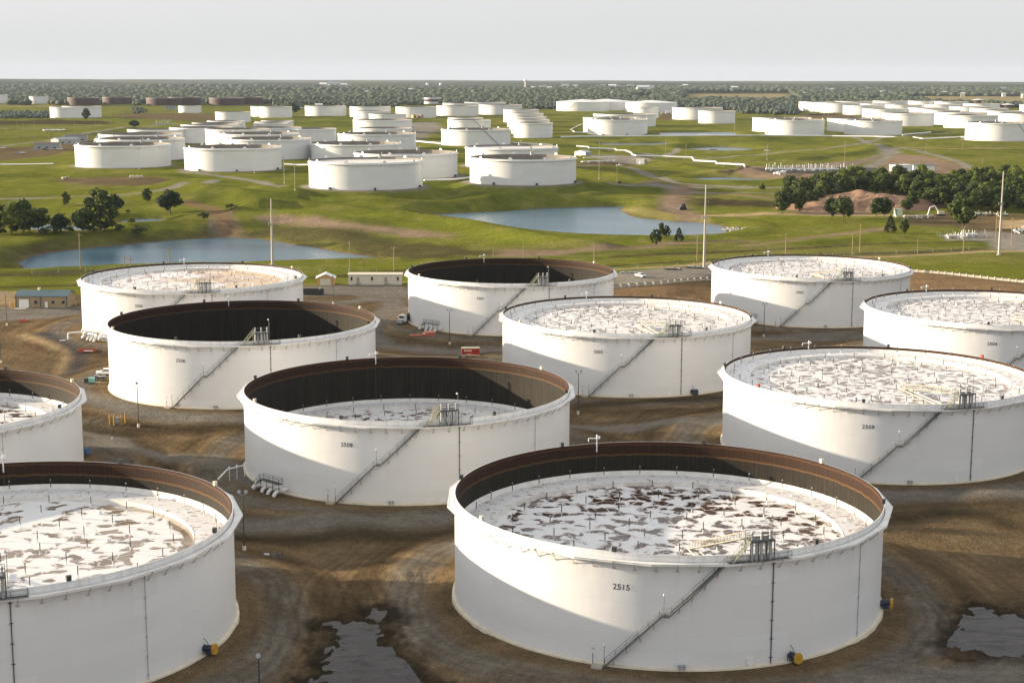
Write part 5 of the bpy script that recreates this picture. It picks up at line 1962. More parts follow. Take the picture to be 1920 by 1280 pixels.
pipe([(1692, 253), (1745, 248)], .8, 'white pipe stub at the right pair of tanks', 1.4, 20)
pipe([(1712, 257.5), (1730, 260.5), (1800, 257), (1812, 257)], .8, 'white pipe leading to the big tank at the right edge', 1.3, 25)
pipe([(-20, 308.5), (50, 308), (100, 307)], .45, 'pale straight pipe on the meadow at the left edge', .5, 40)
pipe([(1094, 296), (1125, 295), (1152, 294)], .45, 'thin pale pipe above the small valve yard', 1.6, 9)


# pipe rack with valves
def rack(u0, u1, v, n, label, hmax=4.5, r=.5, cols=(M_WHITE,), depth=5):
    a, c = G(u0, v), G(u1, v)
    T = thing('valve_station', label, 'valve station', a)
    L = c - a
    ang = math.atan2(L.y, L.x)
    T.rotation_euler = (0, 0, ang)
    L = L.length
    b_ = MB()
    b_.cyl((0, 0, 1.4), (L, 0, 1.4), r, n=8)
    b_.cyl((0, depth * .5, 1.1), (L, depth * .5, 1.1), r * .8, n=8)
    b_.build('header_pipe', [cols[0]], T)
    for i in range(n):
        x = L * (i + .5) / n
        rr = random.Random(i * 7 + int(u0))
        b_ = MB()
        y_ = depth * rr.uniform(-.3, .6)
        hh = rr.uniform(.5, 1) * hmax
        b_.cyl((x, y_, 0), (x, y_, hh), r * rr.uniform(.25, .5), n=6)
        if i % 3 == 0:
            b_.cyl((x, y_, 1.3), (x + rr.uniform(-3, 3), y_ - depth * .5, .3), r * .6, n=6)
            b_.sphere((x, y_, 1.4), r * 1.3, 8, 5)
        b_.build('valve', [cols[i % len(cols)]], T)
    return T


rack(1436, 1600, 320, 44, 'row of white pipes and upright valves behind the wood', 6.5, .6, (M_WHITE, M_WHITE, M_GREY))
rack(1457, 1472, 328, 4, 'bundle of fat white pipes at the left end of the valve row', 2, 1.1)
rack(1092, 1156, 306, 24, 'small yard of white valves below the thin pale pipe', 2.6, .4, (M_WHITE, M_CREAM, M_GREY))
T = rack(1774, 1798, 447, 7, 'white elbow pipes with a yellow wrapped valve inside the fence', 3, .5, (M_WHITE, M_YELLOW, M_WHITE))
rack(1802, 1832, 444, 9, 'white arched pipes in the right half of the fenced station', 3.5, .5, (M_WHITE, M_WHITE, M_GREY))
rack(117, 130, 337, 5, 'cream valves at the left end of the gravel pump pad', 2.5, .5, (M_CREAM, M_DARK))
rack(243, 268, 335, 6, 'cream bent pipes in the middle of the gravel pump pad', 3, .6, (M_CREAM,))
rack(1697, 1750, 410, 16, 'litter of white pipes lying by the pale green container', 1.3, .4, (M_CREAM, M_GREY))
rack(1826, 1890, 405, 18, 'stacked pipes and timber in the right storage yard', 3.2, .6, (mat('sage_pipe', (.38, .44, .33), .6), M_RUST, M_GREY, M_DARK))
rack(1900, 1930, 437, 9, 'white valve boxes at the right edge beside the wooden pole', 4, .5, (M_WHITE, M_DARK))
rack(80, 122, 246, 16, 'white equipment row on the far left meadow', 3, .8, (M_WHITE, M_GREY))
rack(290, 320, 234, 14, 'grey pipe rack beyond the left cluster', 8, .6, (M_GREY,))
rack(745, 775, 240, 14, 'jumble of pale pipes between two tank columns', 2, .8, (M_GREY, M_CREAM))
rack(1240, 1258, 215, 10, 'pale valve group beside the small white tank', 8, 1.0, (M_GREY, M_WHITE))
rack(1515, 1570, 216, 14, 'brownish equipment below the packed block', 5, 1.0, (M_BRON, M_CREAM))
rack(560, 600, 204, 9, 'white equipment left of the lone back rank tank', 4, 1.2, (M_WHITE, M_GREY))


# ------------------------------------------------------------------ vehicles
def wheel(T, x, y, r=.38, w_=.26):
    b_ = MB()
    b_.cyl((0, -w_ / 2, 0), (0, w_ / 2, 0), r, n=14)
    o = b_.build('wheel', [M_BLACK], T, (x, y, r))
    b_ = MB()
    b_.cyl((0, -w_ / 2 - .01, 0), (0, w_ / 2 + .01, 0), r * .55, n=10)
    b_.build('hubcap', [M_GREY], o)


def pickup(p, rz, label, paint, group=None):
    T = thing('pickup_truck', label, 'pickup truck', p, rz, group)
    b_ = MB()
    prof = [(-2.85, .55), (2.8, .55), (2.85, .95), (2.6, 1.12), (1.35, 1.22), (.75, 1.80), (-.75, 1.82), (-1.0, 1.22), (-2.85, 1.20)]
    n = len(prof)
    vs = []
    for y_ in (-.98, .98):
        for x_, z_ in prof:
            k_ = .84 if z_ > 1.5 else 1
            vs.append((x_, y_ * k_, z_))
    b_.add(vs, [tuple(range(n)), tuple(range(2 * n - 1, n - 1, -1))] + [(i + n, (i + 1) % n + n, (i + 1) % n, i) for i in range(n)])
    b_.build('body', [paint], T)
    b_ = MB()
    b_.box((-1.95, 0, 1.215), (1.6, 1.6, .03))
    b_.build('cargo_bed', [M_DARK], T)
    b_ = MB()
    b_.add([(1.32, -.86, 1.26), (1.32, .86, 1.26), (.82, .78, 1.74), (.82, -.78, 1.74)], [(0, 1, 2, 3)])
    b_.build('windscreen', [M_GLASS], T)
    for s in (-1, 1):
        b_ = MB()
        b_.add([(1.05, s * .985, 1.28), (-.85, s * .985, 1.28), (-.70, s * .86, 1.72), (.72, s * .86, 1.72)], [(0, 1, 2, 3) if s > 0 else (3, 2, 1, 0)])
        b_.build('side_window', [M_GLASS], T)
        b_ = MB()
        b_.box((2.84, s * .7, .88), (.06, .35, .18))
        b_.build('headlight', [M_WHITE], T)
        for x_ in (-1.8, 1.9):
            wheel(T, x_, s * .86)
    b_ = MB()
    b_.box((2.88, 0, .62), (.14, 1.9, .22))
    b_.box((2.86, 0, .9), (.04, .9, .2))
    b_.build('grille', [M_DARK], T)
    return T


M_CARW = mat('car_white', (.78, .78, .77), .25, var=.02)
M_CARP = mat('car_plum', (.05, .04, .07), .3, var=.05)
PK = pickup(G(1201, 520), R_(-62), 'white pickup parked alone on the gravel lot behind tank 2505', M_CARW)
q = G(189, 712)
pickup(G(200, 703), R_(190), 'white pickup half hidden behind tank 2506 at its left foot', M_CARW)
T = thing('utility_cart', 'dark plum utility cart parked before the white pickup by tank 2506', 'utility vehicle', q, R_(195))
b_ = MB(); b_.box((0, 0, .75), (3.2, 1.6, .6), taper=.92); b_.box((1.2, 0, 1.15), (.9, 1.4, .3), taper=.8); b_.build('body', [M_CARP], T)
b_ = MB(); b_.box((-.2, 0, 1.95), (1.7, 1.5, .08))
for sx in (-1, 1):
    for sy in (-1, 1):
        b_.cyl((-.2 + sx * .75, sy * .68, 1.0), (-.2 + sx * .75, sy * .68, 1.95), .05, n=5)
b_.build('roll_cage', [M_GREY], T)
for sx in (-1.1, 1.1):
    for sy in (-.75, .75):
        wheel(T, sx, sy, .36)
q = G(168, 719)
T = thing('generator_trailer', 'small teal and black generator on wheels beside the left cut tank', 'generator', q, R_(10))
b_ = MB(); b_.box((.55, 0, 1.05), (1.5, 1.5, 1.2)); b_.build('engine_cover', [M_TEALP], T)
b_ = MB(); b_.box((-.75, 0, 1.0), (1.2, 1.45, 1.15)); b_.box((0, 0, .38), (2.8, 1.5, .12)); b_.build('radiator_housing', [M_DARK], T)
b_ = MB(); b_.cyl((1.3, 0, .4), (2.6, 0, .35), .06, n=5); b_.box((2.6, 0, .35), (.2, .3, .3)); b_.build('tow_bar', [M_CREAM], T)
for sy in (-.75, .75):
    wheel(T, 0, sy, .34)
# red enclosed trailer
q = G(882, 668)
T = thing('cargo_trailer', 'red enclosed cargo trailer with a white roof, between tanks 2508 and 2501', 'trailer', q, R_(3))
b_ = MB(); b_.box((0, 0, 1.55), (5.4, 2.3, 2.15)); b_.build('body', [M_RED], T)
b_ = MB(); b_.box((0, 0, 2.68), (5.5, 2.4, .12)); b_.box((0, -1.17, .56), (5.5, .05, .2)); b_.box((0, 1.17, .56), (5.5, .05, .2)); b_.box((-2.72, -1.1, 1.5), (.1, .2, 2.2)); b_.build('trim', [M_CREAM], T)
b_ = MB(); b_.box((-.45, -1.2, .86), (2.1, .14, .14), taper=.8); b_.build('fender', [M_CREAM], T)
for x in (-.95, .05):
    for sy in (-1.1, 1.1):
        wheel(T, x, sy, .36)
b_ = MB(); b_.cyl((2.7, -.6, .5), (4.1, 0, .5), .06, n=5); b_.cyl((2.7, .6, .5), (4.1, 0, .5), .06, n=5); b_.box((4.1, 0, .55), (.3, .2, .4)); b_.build('tow_bar', [M_DARK], T)
b_ = MB()
b_.box((1.9, -1.165, 1.5), (.9, .04, 1.8)); b_.build('side_door', [mat('red_door', (.20, .014, .012), .4)], T)
cu = bpy.data.curves.new('lettering', 'FONT'); cu.body = 'SHARE'; cu.size = .78; cu.align_x = 'CENTER'; cu.align_y = 'CENTER'; cu.extrude = .01; cu.offset = .02
tmp = bpy.data.objects.new('tmp', cu); COL.objects.link(tmp)
me_ = bpy.data.meshes.new_from_object(tmp.evaluated_get(bpy.context.evaluated_depsgraph_get()))
bpy.data.objects.remove(tmp); me_.materials.clear(); me_.materials.append(M_CREAM)
o = link('lettering', me_, T); o.matrix_local = Matrix.Translation((-.75, -1.175, 1.95)) @ Matrix.Rotation(R_(90), 4, 'X')
# vacuum truck half behind tank 2501
q = G(757, 606)
T = thing('tanker_truck', 'grey and white truck with a flat bonnet half hidden behind tank 2501', 'truck', q, R_(-115))
b_ = MB(); b_.box((2.2, 0, 1.05), (1.7, 2.0, .8), taper=.9); b_.box((2.9, 0, .7), (.5, 2.3, .5)); b_.build('bonnet', [M_GREY], T)
b_ = MB(); b_.box((.6, 0, 1.9), (1.7, 2.2, 2.3), taper=.94); b_.build('cab', [M_CARW], T)
b_ = MB(); b_.box((1.47, 0, 2.3), (.06, 1.8, .7)); b_.build('windscreen', [M_GLASS], T)
b_ = MB(); b_.box((-2.6, 0, .9), (5.2, 1.0, .3)); b_.cyl((-.6, 0, 2.1), (-5.0, 0, 2.1), 1.05, n=16); b_.build('tank_body', [M_DARK], T)
b_ = MB(); b_.cyl((1.2, -1.25, 1.0), (1.2, -1.25, 2.4), .28, n=10); b_.build('air_cleaner', [M_WHITE], T)
for x_ in (2.2, -2.8, -4.1):
    for s in (-1, 1):
        wheel(T, x_, s * 1.0, .5, .35)
# cars in the far left lot and on the roads
for i, (u, v, rz, m_) in enumerate(((6, 279, 5, M_CARW), (33, 289, 20, M_GREY), (41, 288, 15, M_CARW), (60, 284, 10, M_GREY), (85, 282, 0, M_DARK), (112, 281, 0, M_CARW))):
    pickup(G(u, v), R_(rz), 'small pickup in the far left parking lot', m_, 'pickups in the far left lot')
pickup(G(1162, 312), R_(10), 'white pickup on the road below the small valve yard', M_CARW)
pickup(G(1439, 284), R_(0), 'white pickup alone on the meadow right of the red box', M_CARW)
pickup(G(1162, 344), R_(80), 'dark pickup at the foot of the shaded slope', M_DARK)
q = G(1280, 393)
T = thing('bulldozer', 'dark earth mover standing on the dirt track above the right pond', 'bulldozer', q, R_(200))
b_ = MB(); b_.box((0, 0, 1.6), (3.4, 2.0, 1.2)); b_.build('body', [M_DARK], T)
b_ = MB(); b_.box((-.5, 0, 2.9), (1.6, 1.8, 1.6), taper=.9); b_.build('cab', [M_GLASS], T)
for s in (-1, 1):
    b_ = MB(); b_.box((0, s * 1.2, .6), (4.2, .6, 1.1), taper=.85); b_.build('track', [M_BLACK], T)
b_ = MB(); b_.box((2.6, 0, .8), (.3, 3.4, 1.3)); b_.cyl((1.4, .8, .9), (2.5, .8, .7), .12, n=5); b_.cyl((1.4, -.8, .9), (2.5, -.8, .7), .12, n=5); b_.build('blade', [M_NAVY], T)
q = G(1764, 405)
T = thing('excavator', 'pale excavator with its bent arm raised in the storage yard', 'excavator', q, R_(180))
b_ = MB(); b_.box((0, 0, 1.9), (3.4, 2.5, 1.4)); b_.build('body', [M_CREAM], T)
b_ = MB(); b_.box((0, -1.1, .55), (4.4, .6, 1.0)); b_.box((0, 1.1, .55), (4.4, .6, 1.0)); b_.build('track', [M_DARK], T)
b_ = MB(); b_.tube([Vector((1.2, 0, 2.2)), Vector((3.6, 0, 5.6)), Vector((6.2, 0, 4.8)), Vector((7.2, 0, 1.0))], .32, 6); b_.box((7.1, 0, .6), (1.1, 1, .9)); b_.build('boom', [M_WHITE], T)

# ------------------------------------------------------------------ yard clutter
q = G(588, 552)
T = thing('dumpster', 'long black open waste container right of tank 2500', 'dumpster', q, R_(1))
b_ = MB()
for c, d in (((0, -1.15, 1.2), (7.6, .1, 1.9)), ((0, 1.15, 1.2), (7.6, .1, 1.9)), ((-3.8, 0, 1.2), (.1, 2.4, 1.9)), ((3.8, 0, 1.2), (.1, 2.4, 1.9)), ((0, 0, .3), (7.6, 2.4, .15))):
    b_.box(c, d)
for i in range(9):
    b_.box((-3.6 + i * .9, -1.24, 1.2), (.12, .1, 1.9))
b_.build('bin', [M_DARK], T)
b_ = MB(); b_.box((2.2, 0, 2.0), (.5, 1.2, 1.3), ry=.5); b_.build('scrap', [M_CREAM], T)
b_ = MB(); b_.cyl((-3, -1, .2), (-3, 1, .2), .2, n=8); b_.cyl((3, -1, .2), (3, 1, .2), .2, n=8); b_.build('roller', [M_BLACK], T)
for u, v in ((206, 795), (214, 797), (228, 797), (235, 793)):
    p = G(u, v)
    b_ = MB(); b_.cyl((0, 0, 0), (0, 0, 2.2), .17, n=10); b_.sphere((0, 0, 2.2), .17, 10, 4, half=True)
    o = b_.build('bollard', [M_YELLOW], None, p)
    tag(o, 'tall yellow bollard in the group round the grey box below tank 2506', 'bollard', 'yellow bollards below tank 2506')
p = G(221, 797)
T = thing('control_cabinet', 'grey control cabinet standing between yellow bollards below tank 2506', 'cabinet', p)
b_ = MB(); b_.box((0, 0, 1.35), (1.0, .6, 1.3)); b_.build('cabinet_box', [M_GREY], T)
b_ = MB(); b_.cyl((-.35, 0, 0), (-.35, 0, .7), .06, n=5); b_.cyl((.35, 0, 0), (.35, 0, .7), .06, n=5); b_.build('leg', [M_GREY], T)
for u, v in ((19, 577), (22, 579.5), (25, 577), (28, 576)):
    p = G(u, v)
    b_ = MB(); b_.cyl((0, 0, 0), (0, 0, 1.7), .18, n=8); b_.sphere((0, 0, 1.7), .18, 8, 4, half=True)
    tag(b_.build('bollard', [M_YELLOW], None, p), 'yellow bollard beside the left corner of the tan workshop', 'bollard', 'yellow bollards at the workshop')
p = G(142, 574)
b_ = MB(); b_.cyl((0, 0, 0), (0, 0, 1.8), .18, n=8)
tag(b_.build('bollard', [M_YELLOW], None, p), 'single yellow bollard at the right end of the tan workshop', 'bollard')


def tray(u, v, rz, L, W, label, m_=M_OXIDE):
    T = thing('spill_tray', label, 'spill tray', G(u, v), R_(rz))
    b_ = MB()
    b_.box((0, 0, .05), (L, W, .08))
    for s in (-1, 1):
        b_.box((0, s * W / 2, .25), (L, .1, .5))
        b_.box((s * L / 2, 0, .25), (.1, W, .5))
    b_.build('tray', [m_], T)
    return T


T = tray(164, 658, 5, 5.2, 3.0, 'orange rimmed spill tray with a white plank, left of tank 2506')
b_ = MB(); b_.box((.6, -1.7, .35), (2.6, .5, .2)); b_.build('plank', [M_WHITE], T)
T = tray(44, 603, 0, 2.4, 2.0, 'little red valve box on the gravel below the workshop')
b_ = MB(); b_.cyl((0, 0, 0), (0, 0, .9), .25, n=8); b_.build('valve', [M_OXIDE], T)
T = thing('primed_pipe', 'red oxide bend pipe lying at the foot of tank 2501', 'pipe', G(800, 629), R_(10))
b_ = MB(); b_.tube([Vector((-1.2, -1, .3)), Vector((-.9, -.3, .9)), Vector((.4, 0, 1.1)), Vector((3.0, 0, 1.1))], .5, 10); b_.build('bend', [mat('pink_primer', (.55, .25, .18), .6)], T)
b_ = MB(); b_.box((-1.5, .2, .15), (8, 2.6, .25)); b_.build('oxide_mat', [M_OXIDE], T)
b_ = MB(); b_.cyl((0, 0, 1.3), (.4, -.7, 1.3), .75, n=14); b_.cyl((0, 0, 0), (0, 0, 1.3), .08, n=6); b_.build('reel', [M_BLUE], tmp_ := thing('hose_reel', 'blue hose reel by the right foot of the cut tank at left', 'hose reel', G(162, 855), R_(30)))
b_ = MB(); b_.box((.2, -.3, .5), (1.2, .5, .5)); b_.build('stand', [M_NAVY], tmp_)
T = thing('standpipe', 'white bent pipe rising left of tank 2500', 'pipe', G(128, 636))
b_ = MB(); b_.tube([Vector((0, 0, 0)), Vector((0, 0, 1.6)), Vector((.4, 0, 2.0)), Vector((4.4, .6, 2.2)), Vector((4.6, .6, 3.4))], .3, 8); b_.build('pipe', [M_WHITE], T)
b_ = MB(); b_.box((-1, -2.6, .1), (1.8, .5, .2), .3); b_.build('plank', [M_WHITE], T)
# dirt heap with a white pipe between the front tanks
hp = G(512, 1042)
T = thing('debris_heap', 'dark heap of clods with a white pipe stub on the sunlit strip', 'debris', hp)
b_ = MB()
for i in range(46):
    a = random.uniform(0, 6.28); r_ = random.uniform(0, 1.7); s_ = random.uniform(.15, .5)
    b_.box((r_ * math.cos(a) * 1.2, r_ * math.sin(a), s_ * .3), (s_, s_ * .8, s_ * .7), random.uniform(0, 3), rx=random.uniform(-.6, .6))
b_.build('clods', [M_BRON], T)
b_ = MB(); b_.cyl((-1.5, .2, .3), (-.7, -.4, .45), .16, n=8); b_.build('pipe_stub', [M_WHITE], T)
for u, v, s_, lb in ((210, 822, 1, 'small white stone on the dark patch before tank 2506'), (1180, 512, 2.2, 'pile of grey rubble left of the white pickup'), (1262, 506, 2.2, 'dark rubble with pale boards behind the lot, left part'), (1300, 503, 2.6, 'dark rubble with pale boards behind the lot, right part')):
    T = thing('debris_heap', lb, 'debris', G(u, v))
    b_ = MB()
    for i in range(1 if s_ == 1 else 26):
        k_ = .3 if s_ == 1 else random.uniform(.3, .9)
        b_.box((random.uniform(-1, 1) * s_ * 1.7 * (s_ > 1), random.uniform(-.5, .5) * (s_ > 1), k_ * .3), (k_ * 1.4, k_, k_ * .8), random.uniform(0, 3), rx=random.uniform(-.5, .5))
    b_.build('rubble', [M_WHITE if s_ == 1 else (M_GREY if u == 1180 else M_DARK)], T)
    if u > 1200:
        b_ = MB(); b_.box((-1, .2, .9), (2.6, .5, .12), .2, ry=.1); b_.box((2, -.2, .8), (1.8, .4, .12), -.3); b_.build('board', [M_WHITE], T)
T = thing('riprap', 'pale boulders at the right tip of the right pond', 'rocks', G(1380, 431))
b_ = MB()
for i in range(40):
    k_ = random.uniform(.8, 2.0)
    b_.box((random.uniform(-7, 7), random.uniform(-9, 9), .2), (k_, k_ * .8, k_ * .7), random.uniform(0, 3), rx=random.uniform(-.5, .5), taper=.7)
b_.build('boulders', [M_CONC], T)
# spoil mound in the wood
mp_ = G(1625, 392)
b_ = MB()
vs, fs = [], []
nx, ny = 60, 30
for j in range(ny):
    for i in range(nx):
        x_, y_ = (i / (nx - 1) - .5) * 110, (j / (ny - 1) - .5) * 60
        e = max(0, 1 - (x_ / 52) ** 2 - (y_ / 27) ** 2)
        zz = 6.5 * e ** .7 * (.6 + .8 * float(fbm(np.array([x_ / 11.0 + 3]), np.array([y_ / 7.0]), 5, 77)[0])) - .5
        wx, wy = mp_.x + x_, mp_.y + 12 + y_
        vs.append((x_, y_, gz(wx, wy) - mp_.z + zz))
for j in range(ny - 1):
    for i in range(nx - 1):
        a = j * nx + i
        fs.append((a, a + 1, a + nx + 1, a + nx))
b_.add(vs, fs)
o = b_.build('spoil_mound', [mat('spoil_soil', (.26, .15, .09), .95, var=.4, scale=.12, bump=.8)], None, (mp_.x, mp_.y + 12, mp_.z))
tag(o, 'eroded reddish dirt mound at the near edge of the wood', 'mound')

# ------------------------------------------------------------------ trees
def crown_mesh(name, seed, H, W, nblob, per, leaf, mtl, kind='round'):
    r_ = np.random.default_rng(seed)
    blobs = []
    for i in range(nblob):
        for _ in range(60):
            p = r_.uniform(-1, 1, 3)
            if p @ p < 1:
                break
        if kind == 'cone':
            t = r_.uniform(0, 1)
            a = r_.uniform(0, 6.28)
            rr = (1 - t) ** .8 * .42 * W
            p3 = np.array([math.cos(a) * rr, math.sin(a) * rr, H * (.06 + .92 * t)])
            br = .16 * W * (1.15 - t * .8)
        else:
            z = p[2]
            k_ = 1 - .35 * max(z, 0)
            base = .30 if kind == 'round' else .06
            p3 = np.array([p[0] * W * .40 * k_, p[1] * W * .40 * k_, H * (base * .75 + (1 - base * .75) * (.5 + .44 * z))])
            br = W * r_.uniform(.12, .22)
            if kind == 'sparse':
                br *= .62
        blobs.append((p3, br))
    vs, fs = [], []
    for p3, br in blobs:
        d = r_.normal(size=(per, 3))
        d /= np.linalg.norm(d, axis=1)[:, None]
        pos = p3 + d * br * r_.uniform(.55, 1.12, (per, 1)) * np.array([1, 1, .82])
        for q, dd in zip(pos, d):
            t = np.cross(dd, r_.normal(size=3))
            t /= np.linalg.norm(t) + 1e-6
            s = np.cross(dd + r_.normal(size=3) * .5, t)
            s /= np.linalg.norm(s) + 1e-6
            l = leaf * r_.uniform(.6, 1.3)
            o = len(vs)
            vs += [q - t * l, q - s * l * .6, q + t * l, q + s * l * .6]
            fs.append((o, o + 1, o + 2, o + 3))
    me_ = bpy.data.meshes.new(name)
    me_.from_pydata([tuple(v) for v in vs], [], fs)
    me_.materials.append(mtl)
    me_.update()
    return me_, blobs


def trunk_mesh(H, blobs, seed, th=.24):
    r_ = random.Random(seed)
    b_ = MB()
    b_.cyl((0, 0, -.6), (.1, 0, H * .32), th, th * .7, 7)
    b_.cyl((.1, 0, H * .32), (.15, .1, H * .75), th * .7, th * .2, 6)
    for p3, br in blobs[:9]:
        b_.cyl((.1, 0, H * r_.uniform(.22, .45)), tuple(p3), th * .38, th * .1, 4)
    return b_.mesh('trunk', [M_BARK])


TT = {}


def template(key, H, W, nblob, per, leaf, mtl, kind, seed, th=.24):
    cm, bl = crown_mesh('crown', seed, H, W, nblob, per, leaf, mtl, kind)
    TT[key] = (cm, trunk_mesh(H, bl, seed, th), H)


template('oak1', 10, 9.5, 34, 80, .50, M_LEAF, 'round', 1)
template('oak2', 10, 8.5, 30, 80, .50, M_LEAF, 'round', 2)
template('oak3', 10, 10.5, 38, 76, .50, M_LEAF, 'round', 3)
template('yel', 10, 8.5, 28, 76, .48, M_LEAFY, 'round', 4)
template('dark', 10, 9.5, 38, 80, .50, M_LEAFD, 'round', 5)
template('sparse', 10, 9.0, 46, 40, .42, M_LEAF, 'sparse', 6, .30)
template('cone', 10, 7.0, 42, 45, .36, M_LEAFD, 'cone', 8)
template('bush', 4, 5.0, 14, 48, .30, M_LEAF, 'bush', 9, .1)


def tree(key, p, h, label, group=None, rz=0, wide=1.0, name='tree'):
    cm, tm, H = TT[key]
    s = h / H
    T = thing(name, label, 'tree' if name != 'shrub' else 'shrub', p, rz, group, (s * wide, s * wide, s))
    link('crown', cm, T)
    link('trunk', tm, T)
    return T


for key, u, vb_, vt_, wd, nm, lb in (
        ('yel', 22, 441, 382, 1.0, 'tree', 'tall yellow green tree at the left edge behind the near pond'),
        ('dark', -8, 440, 384, 1.3, 'tree', 'dark tree cut by the left edge'),
        ('oak2', 45, 440, 376, .9, 'tree', 'dark green tree right of the yellow green one at the left edge'),
        ('oak1', 72, 434, 388, 1.1, 'tree', 'round tree with its trunk before the small pool, left of centre gap'),
        ('dark', 113, 436, 402, 1.3, 'tree', 'broad low dark tree overhanging the small pool'),
        ('oak1', 155, 437, 390, 1.0, 'tree', 'round tree just left of the tallest one by the small pool'),
        ('sparse', 188, 440, 348, 1.0, 'tree', 'tallest airy tree above the left pond'),
        ('dark', 214, 402, 366, 1.1, 'tree', 'dark dense tree behind the tallest airy one'),
        ('sparse', 124, 386, 357, .8, 'tree', 'small thin tree by the curving track at left'),
        ('sparse', 276, 379, 351, .9, 'tree', 'small airy tree left of the dark round one'),
        ('dark', 319, 402, 358, 1.15, 'tree', 'dark round tree standing alone on the left meadow'),
        ('yel', 210, 430, 412, 1.4, 'shrub', 'yellow shrub beside the small pool'),
        ('yel', 247, 421, 409, 1.5, 'shrub', 'round yellow green shrub in front of the small far pool'),
        ('bush', 433, 392, 382, 2.0, 'shrub', 'low green bush on the slope left of the terrace'),
        ('bush', 382, 412, 398, 1.4, 'shrub', 'dark bush beside the reddish gully'),
        ('bush', 240, 400, 393, 1.2, 'shrub', 'small dark bush below the lone dark tree'),
        ('sparse', 1229, 459, 427, .9, 'tree', 'slim pale tree leftmost at the right pond shore'),
        ('oak2', 1240, 446, 419, .75, 'tree', 'green tree in the middle of the group at the right pond shore'),
        ('sparse', 1250, 446, 421, .8, 'tree', 'thin tree on the right side of the group at the right pond shore'),
        ('cone', 1273, 452, 425, 1.0, 'tree', 'grey green conical tree at the right pond shore'),
        ('oak1', 1466, 401, 356, .9, 'tree', 'tree at the left tip of the wood'),
        ('yel', 1429, 362, 344, .8, 'tree', 'small yellow tree left of the wood'),
        ('oak3', 1581, 416, 369, .95, 'tree', 'big tree in front of the dirt mound, right one of the pair'),
        ('dark', 1558, 412, 371, .75, 'tree', 'big tree in front of the dirt mound, left one of the pair'),
        ('oak2', 1643, 408, 372, .9, 'tree', 'tree with a bare trunk right of the dirt mound, left one'),
        ('oak1', 1658, 407, 368, .9, 'tree', 'tree with a bare trunk right of the dirt mound, right one'),
        ('cone', 1669, 436, 401, .95, 'tree', 'dark conical tree on the meadow below the green container'),
        ('oak2', 1695, 443, 411, .8, 'tree', 'round tree just right of the dark conical one'),
        ('oak1', 1805, 429, 366, .95, 'tree', 'large tree standing before the storage yard'),
        ('oak3', 1700, 400, 372, .9, 'tree', 'tree behind the pale green container'),
        ('oak2', 162, 228, 204, .9, 'tree', 'round tree in front of the white pair of tanks on the left meadow'),
        ('dark', 252, 240, 226, 1.6, 'tree', 'dark tree at the left end of the tank cluster'),
        ('dark', 551, 215, 193, 1.1, 'tree', 'dark round tree right of the back rank pair')):
    p = G(u, vb_)
    tree(key, p, top_z(p.x, p.y, vt_) - p.z, lb, None, (u * 7) % 6, wd, nm)

for i, u in enumerate((4, 30, 56, 84, 104, 130, 170, 196, 226, 262)):
    p = G(u, 440 - i % 3 * 2)
    tree('bush', p, 3.2 + (i * 7 % 5) * .6, 'low bush in the undergrowth under the left trees', 'undergrowth below the left trees', i, 1.5, 'shrub')

wood = pix([(1468, 398), (1470, 376), (1530, 351), (1620, 349), (1680, 350), (1780, 349), (1860, 344), (2060, 338), (2060, 402), (1900, 400), (1700, 394), (1712, 380), (1640, 364), (1580, 374), (1540, 388), (1500, 400)])
wa = np.array(wood)
cnt = 0
kinds = ['oak1', 'oak2', 'yel', 'dark', 'oak1', 'yel', 'oak3', 'sparse', 'oak2', 'yel']
yy = wa[:, 1].min()
while yy < wa[:, 1].max() and cnt < 290:
    xx = wa[:, 0].min()
    while xx < wa[:, 0].max():
        px_, py_ = xx + random.uniform(-3.5, 3.5), yy + random.uniform(-4, 4)
        if inpoly(np.array([px_]), np.array([py_]), wood)[0] and px_ / py_ < .40 and cnt < 290:
            h_ = random.uniform(8, 15)
            tree(random.choice(kinds), (px_, py_, gz(px_, py_)), h_, 'leafy tree among the many of the wood at right', 'trees of the wood at right', random.uniform(0, 6), random.uniform(.85, 1.15))
            cnt += 1
        xx += 10.0
    yy += 11.5


# ---- far woods: one mass each
def ico():
    t = (1 + 5 ** .5) / 2
    v = np.array([(-1, t, 0), (1, t, 0), (-1, -t, 0), (1, -t, 0), (0, -1, t), (0, 1, t), (0, -1, -t), (0, 1, -t), (t, 0, -1), (t, 0, 1), (-t, 0, -1), (-t, 0, 1)], float)
    v /= np.linalg.norm(v[0])
    f_ = np.array([(0, 11, 5), (0, 5, 1), (0, 1, 7), (0, 7, 10), (0, 10, 11), (1, 5, 9), (5, 11, 4), (11, 10, 2), (10, 7, 6), (7, 1, 8),
                   (3, 9, 4), (3, 4, 2), (3, 2, 6), (3, 6, 8), (3, 8, 9), (4, 9, 5), (2, 4, 11), (6, 2, 10), (8, 6, 7), (9, 8, 1)])
    return v, f_


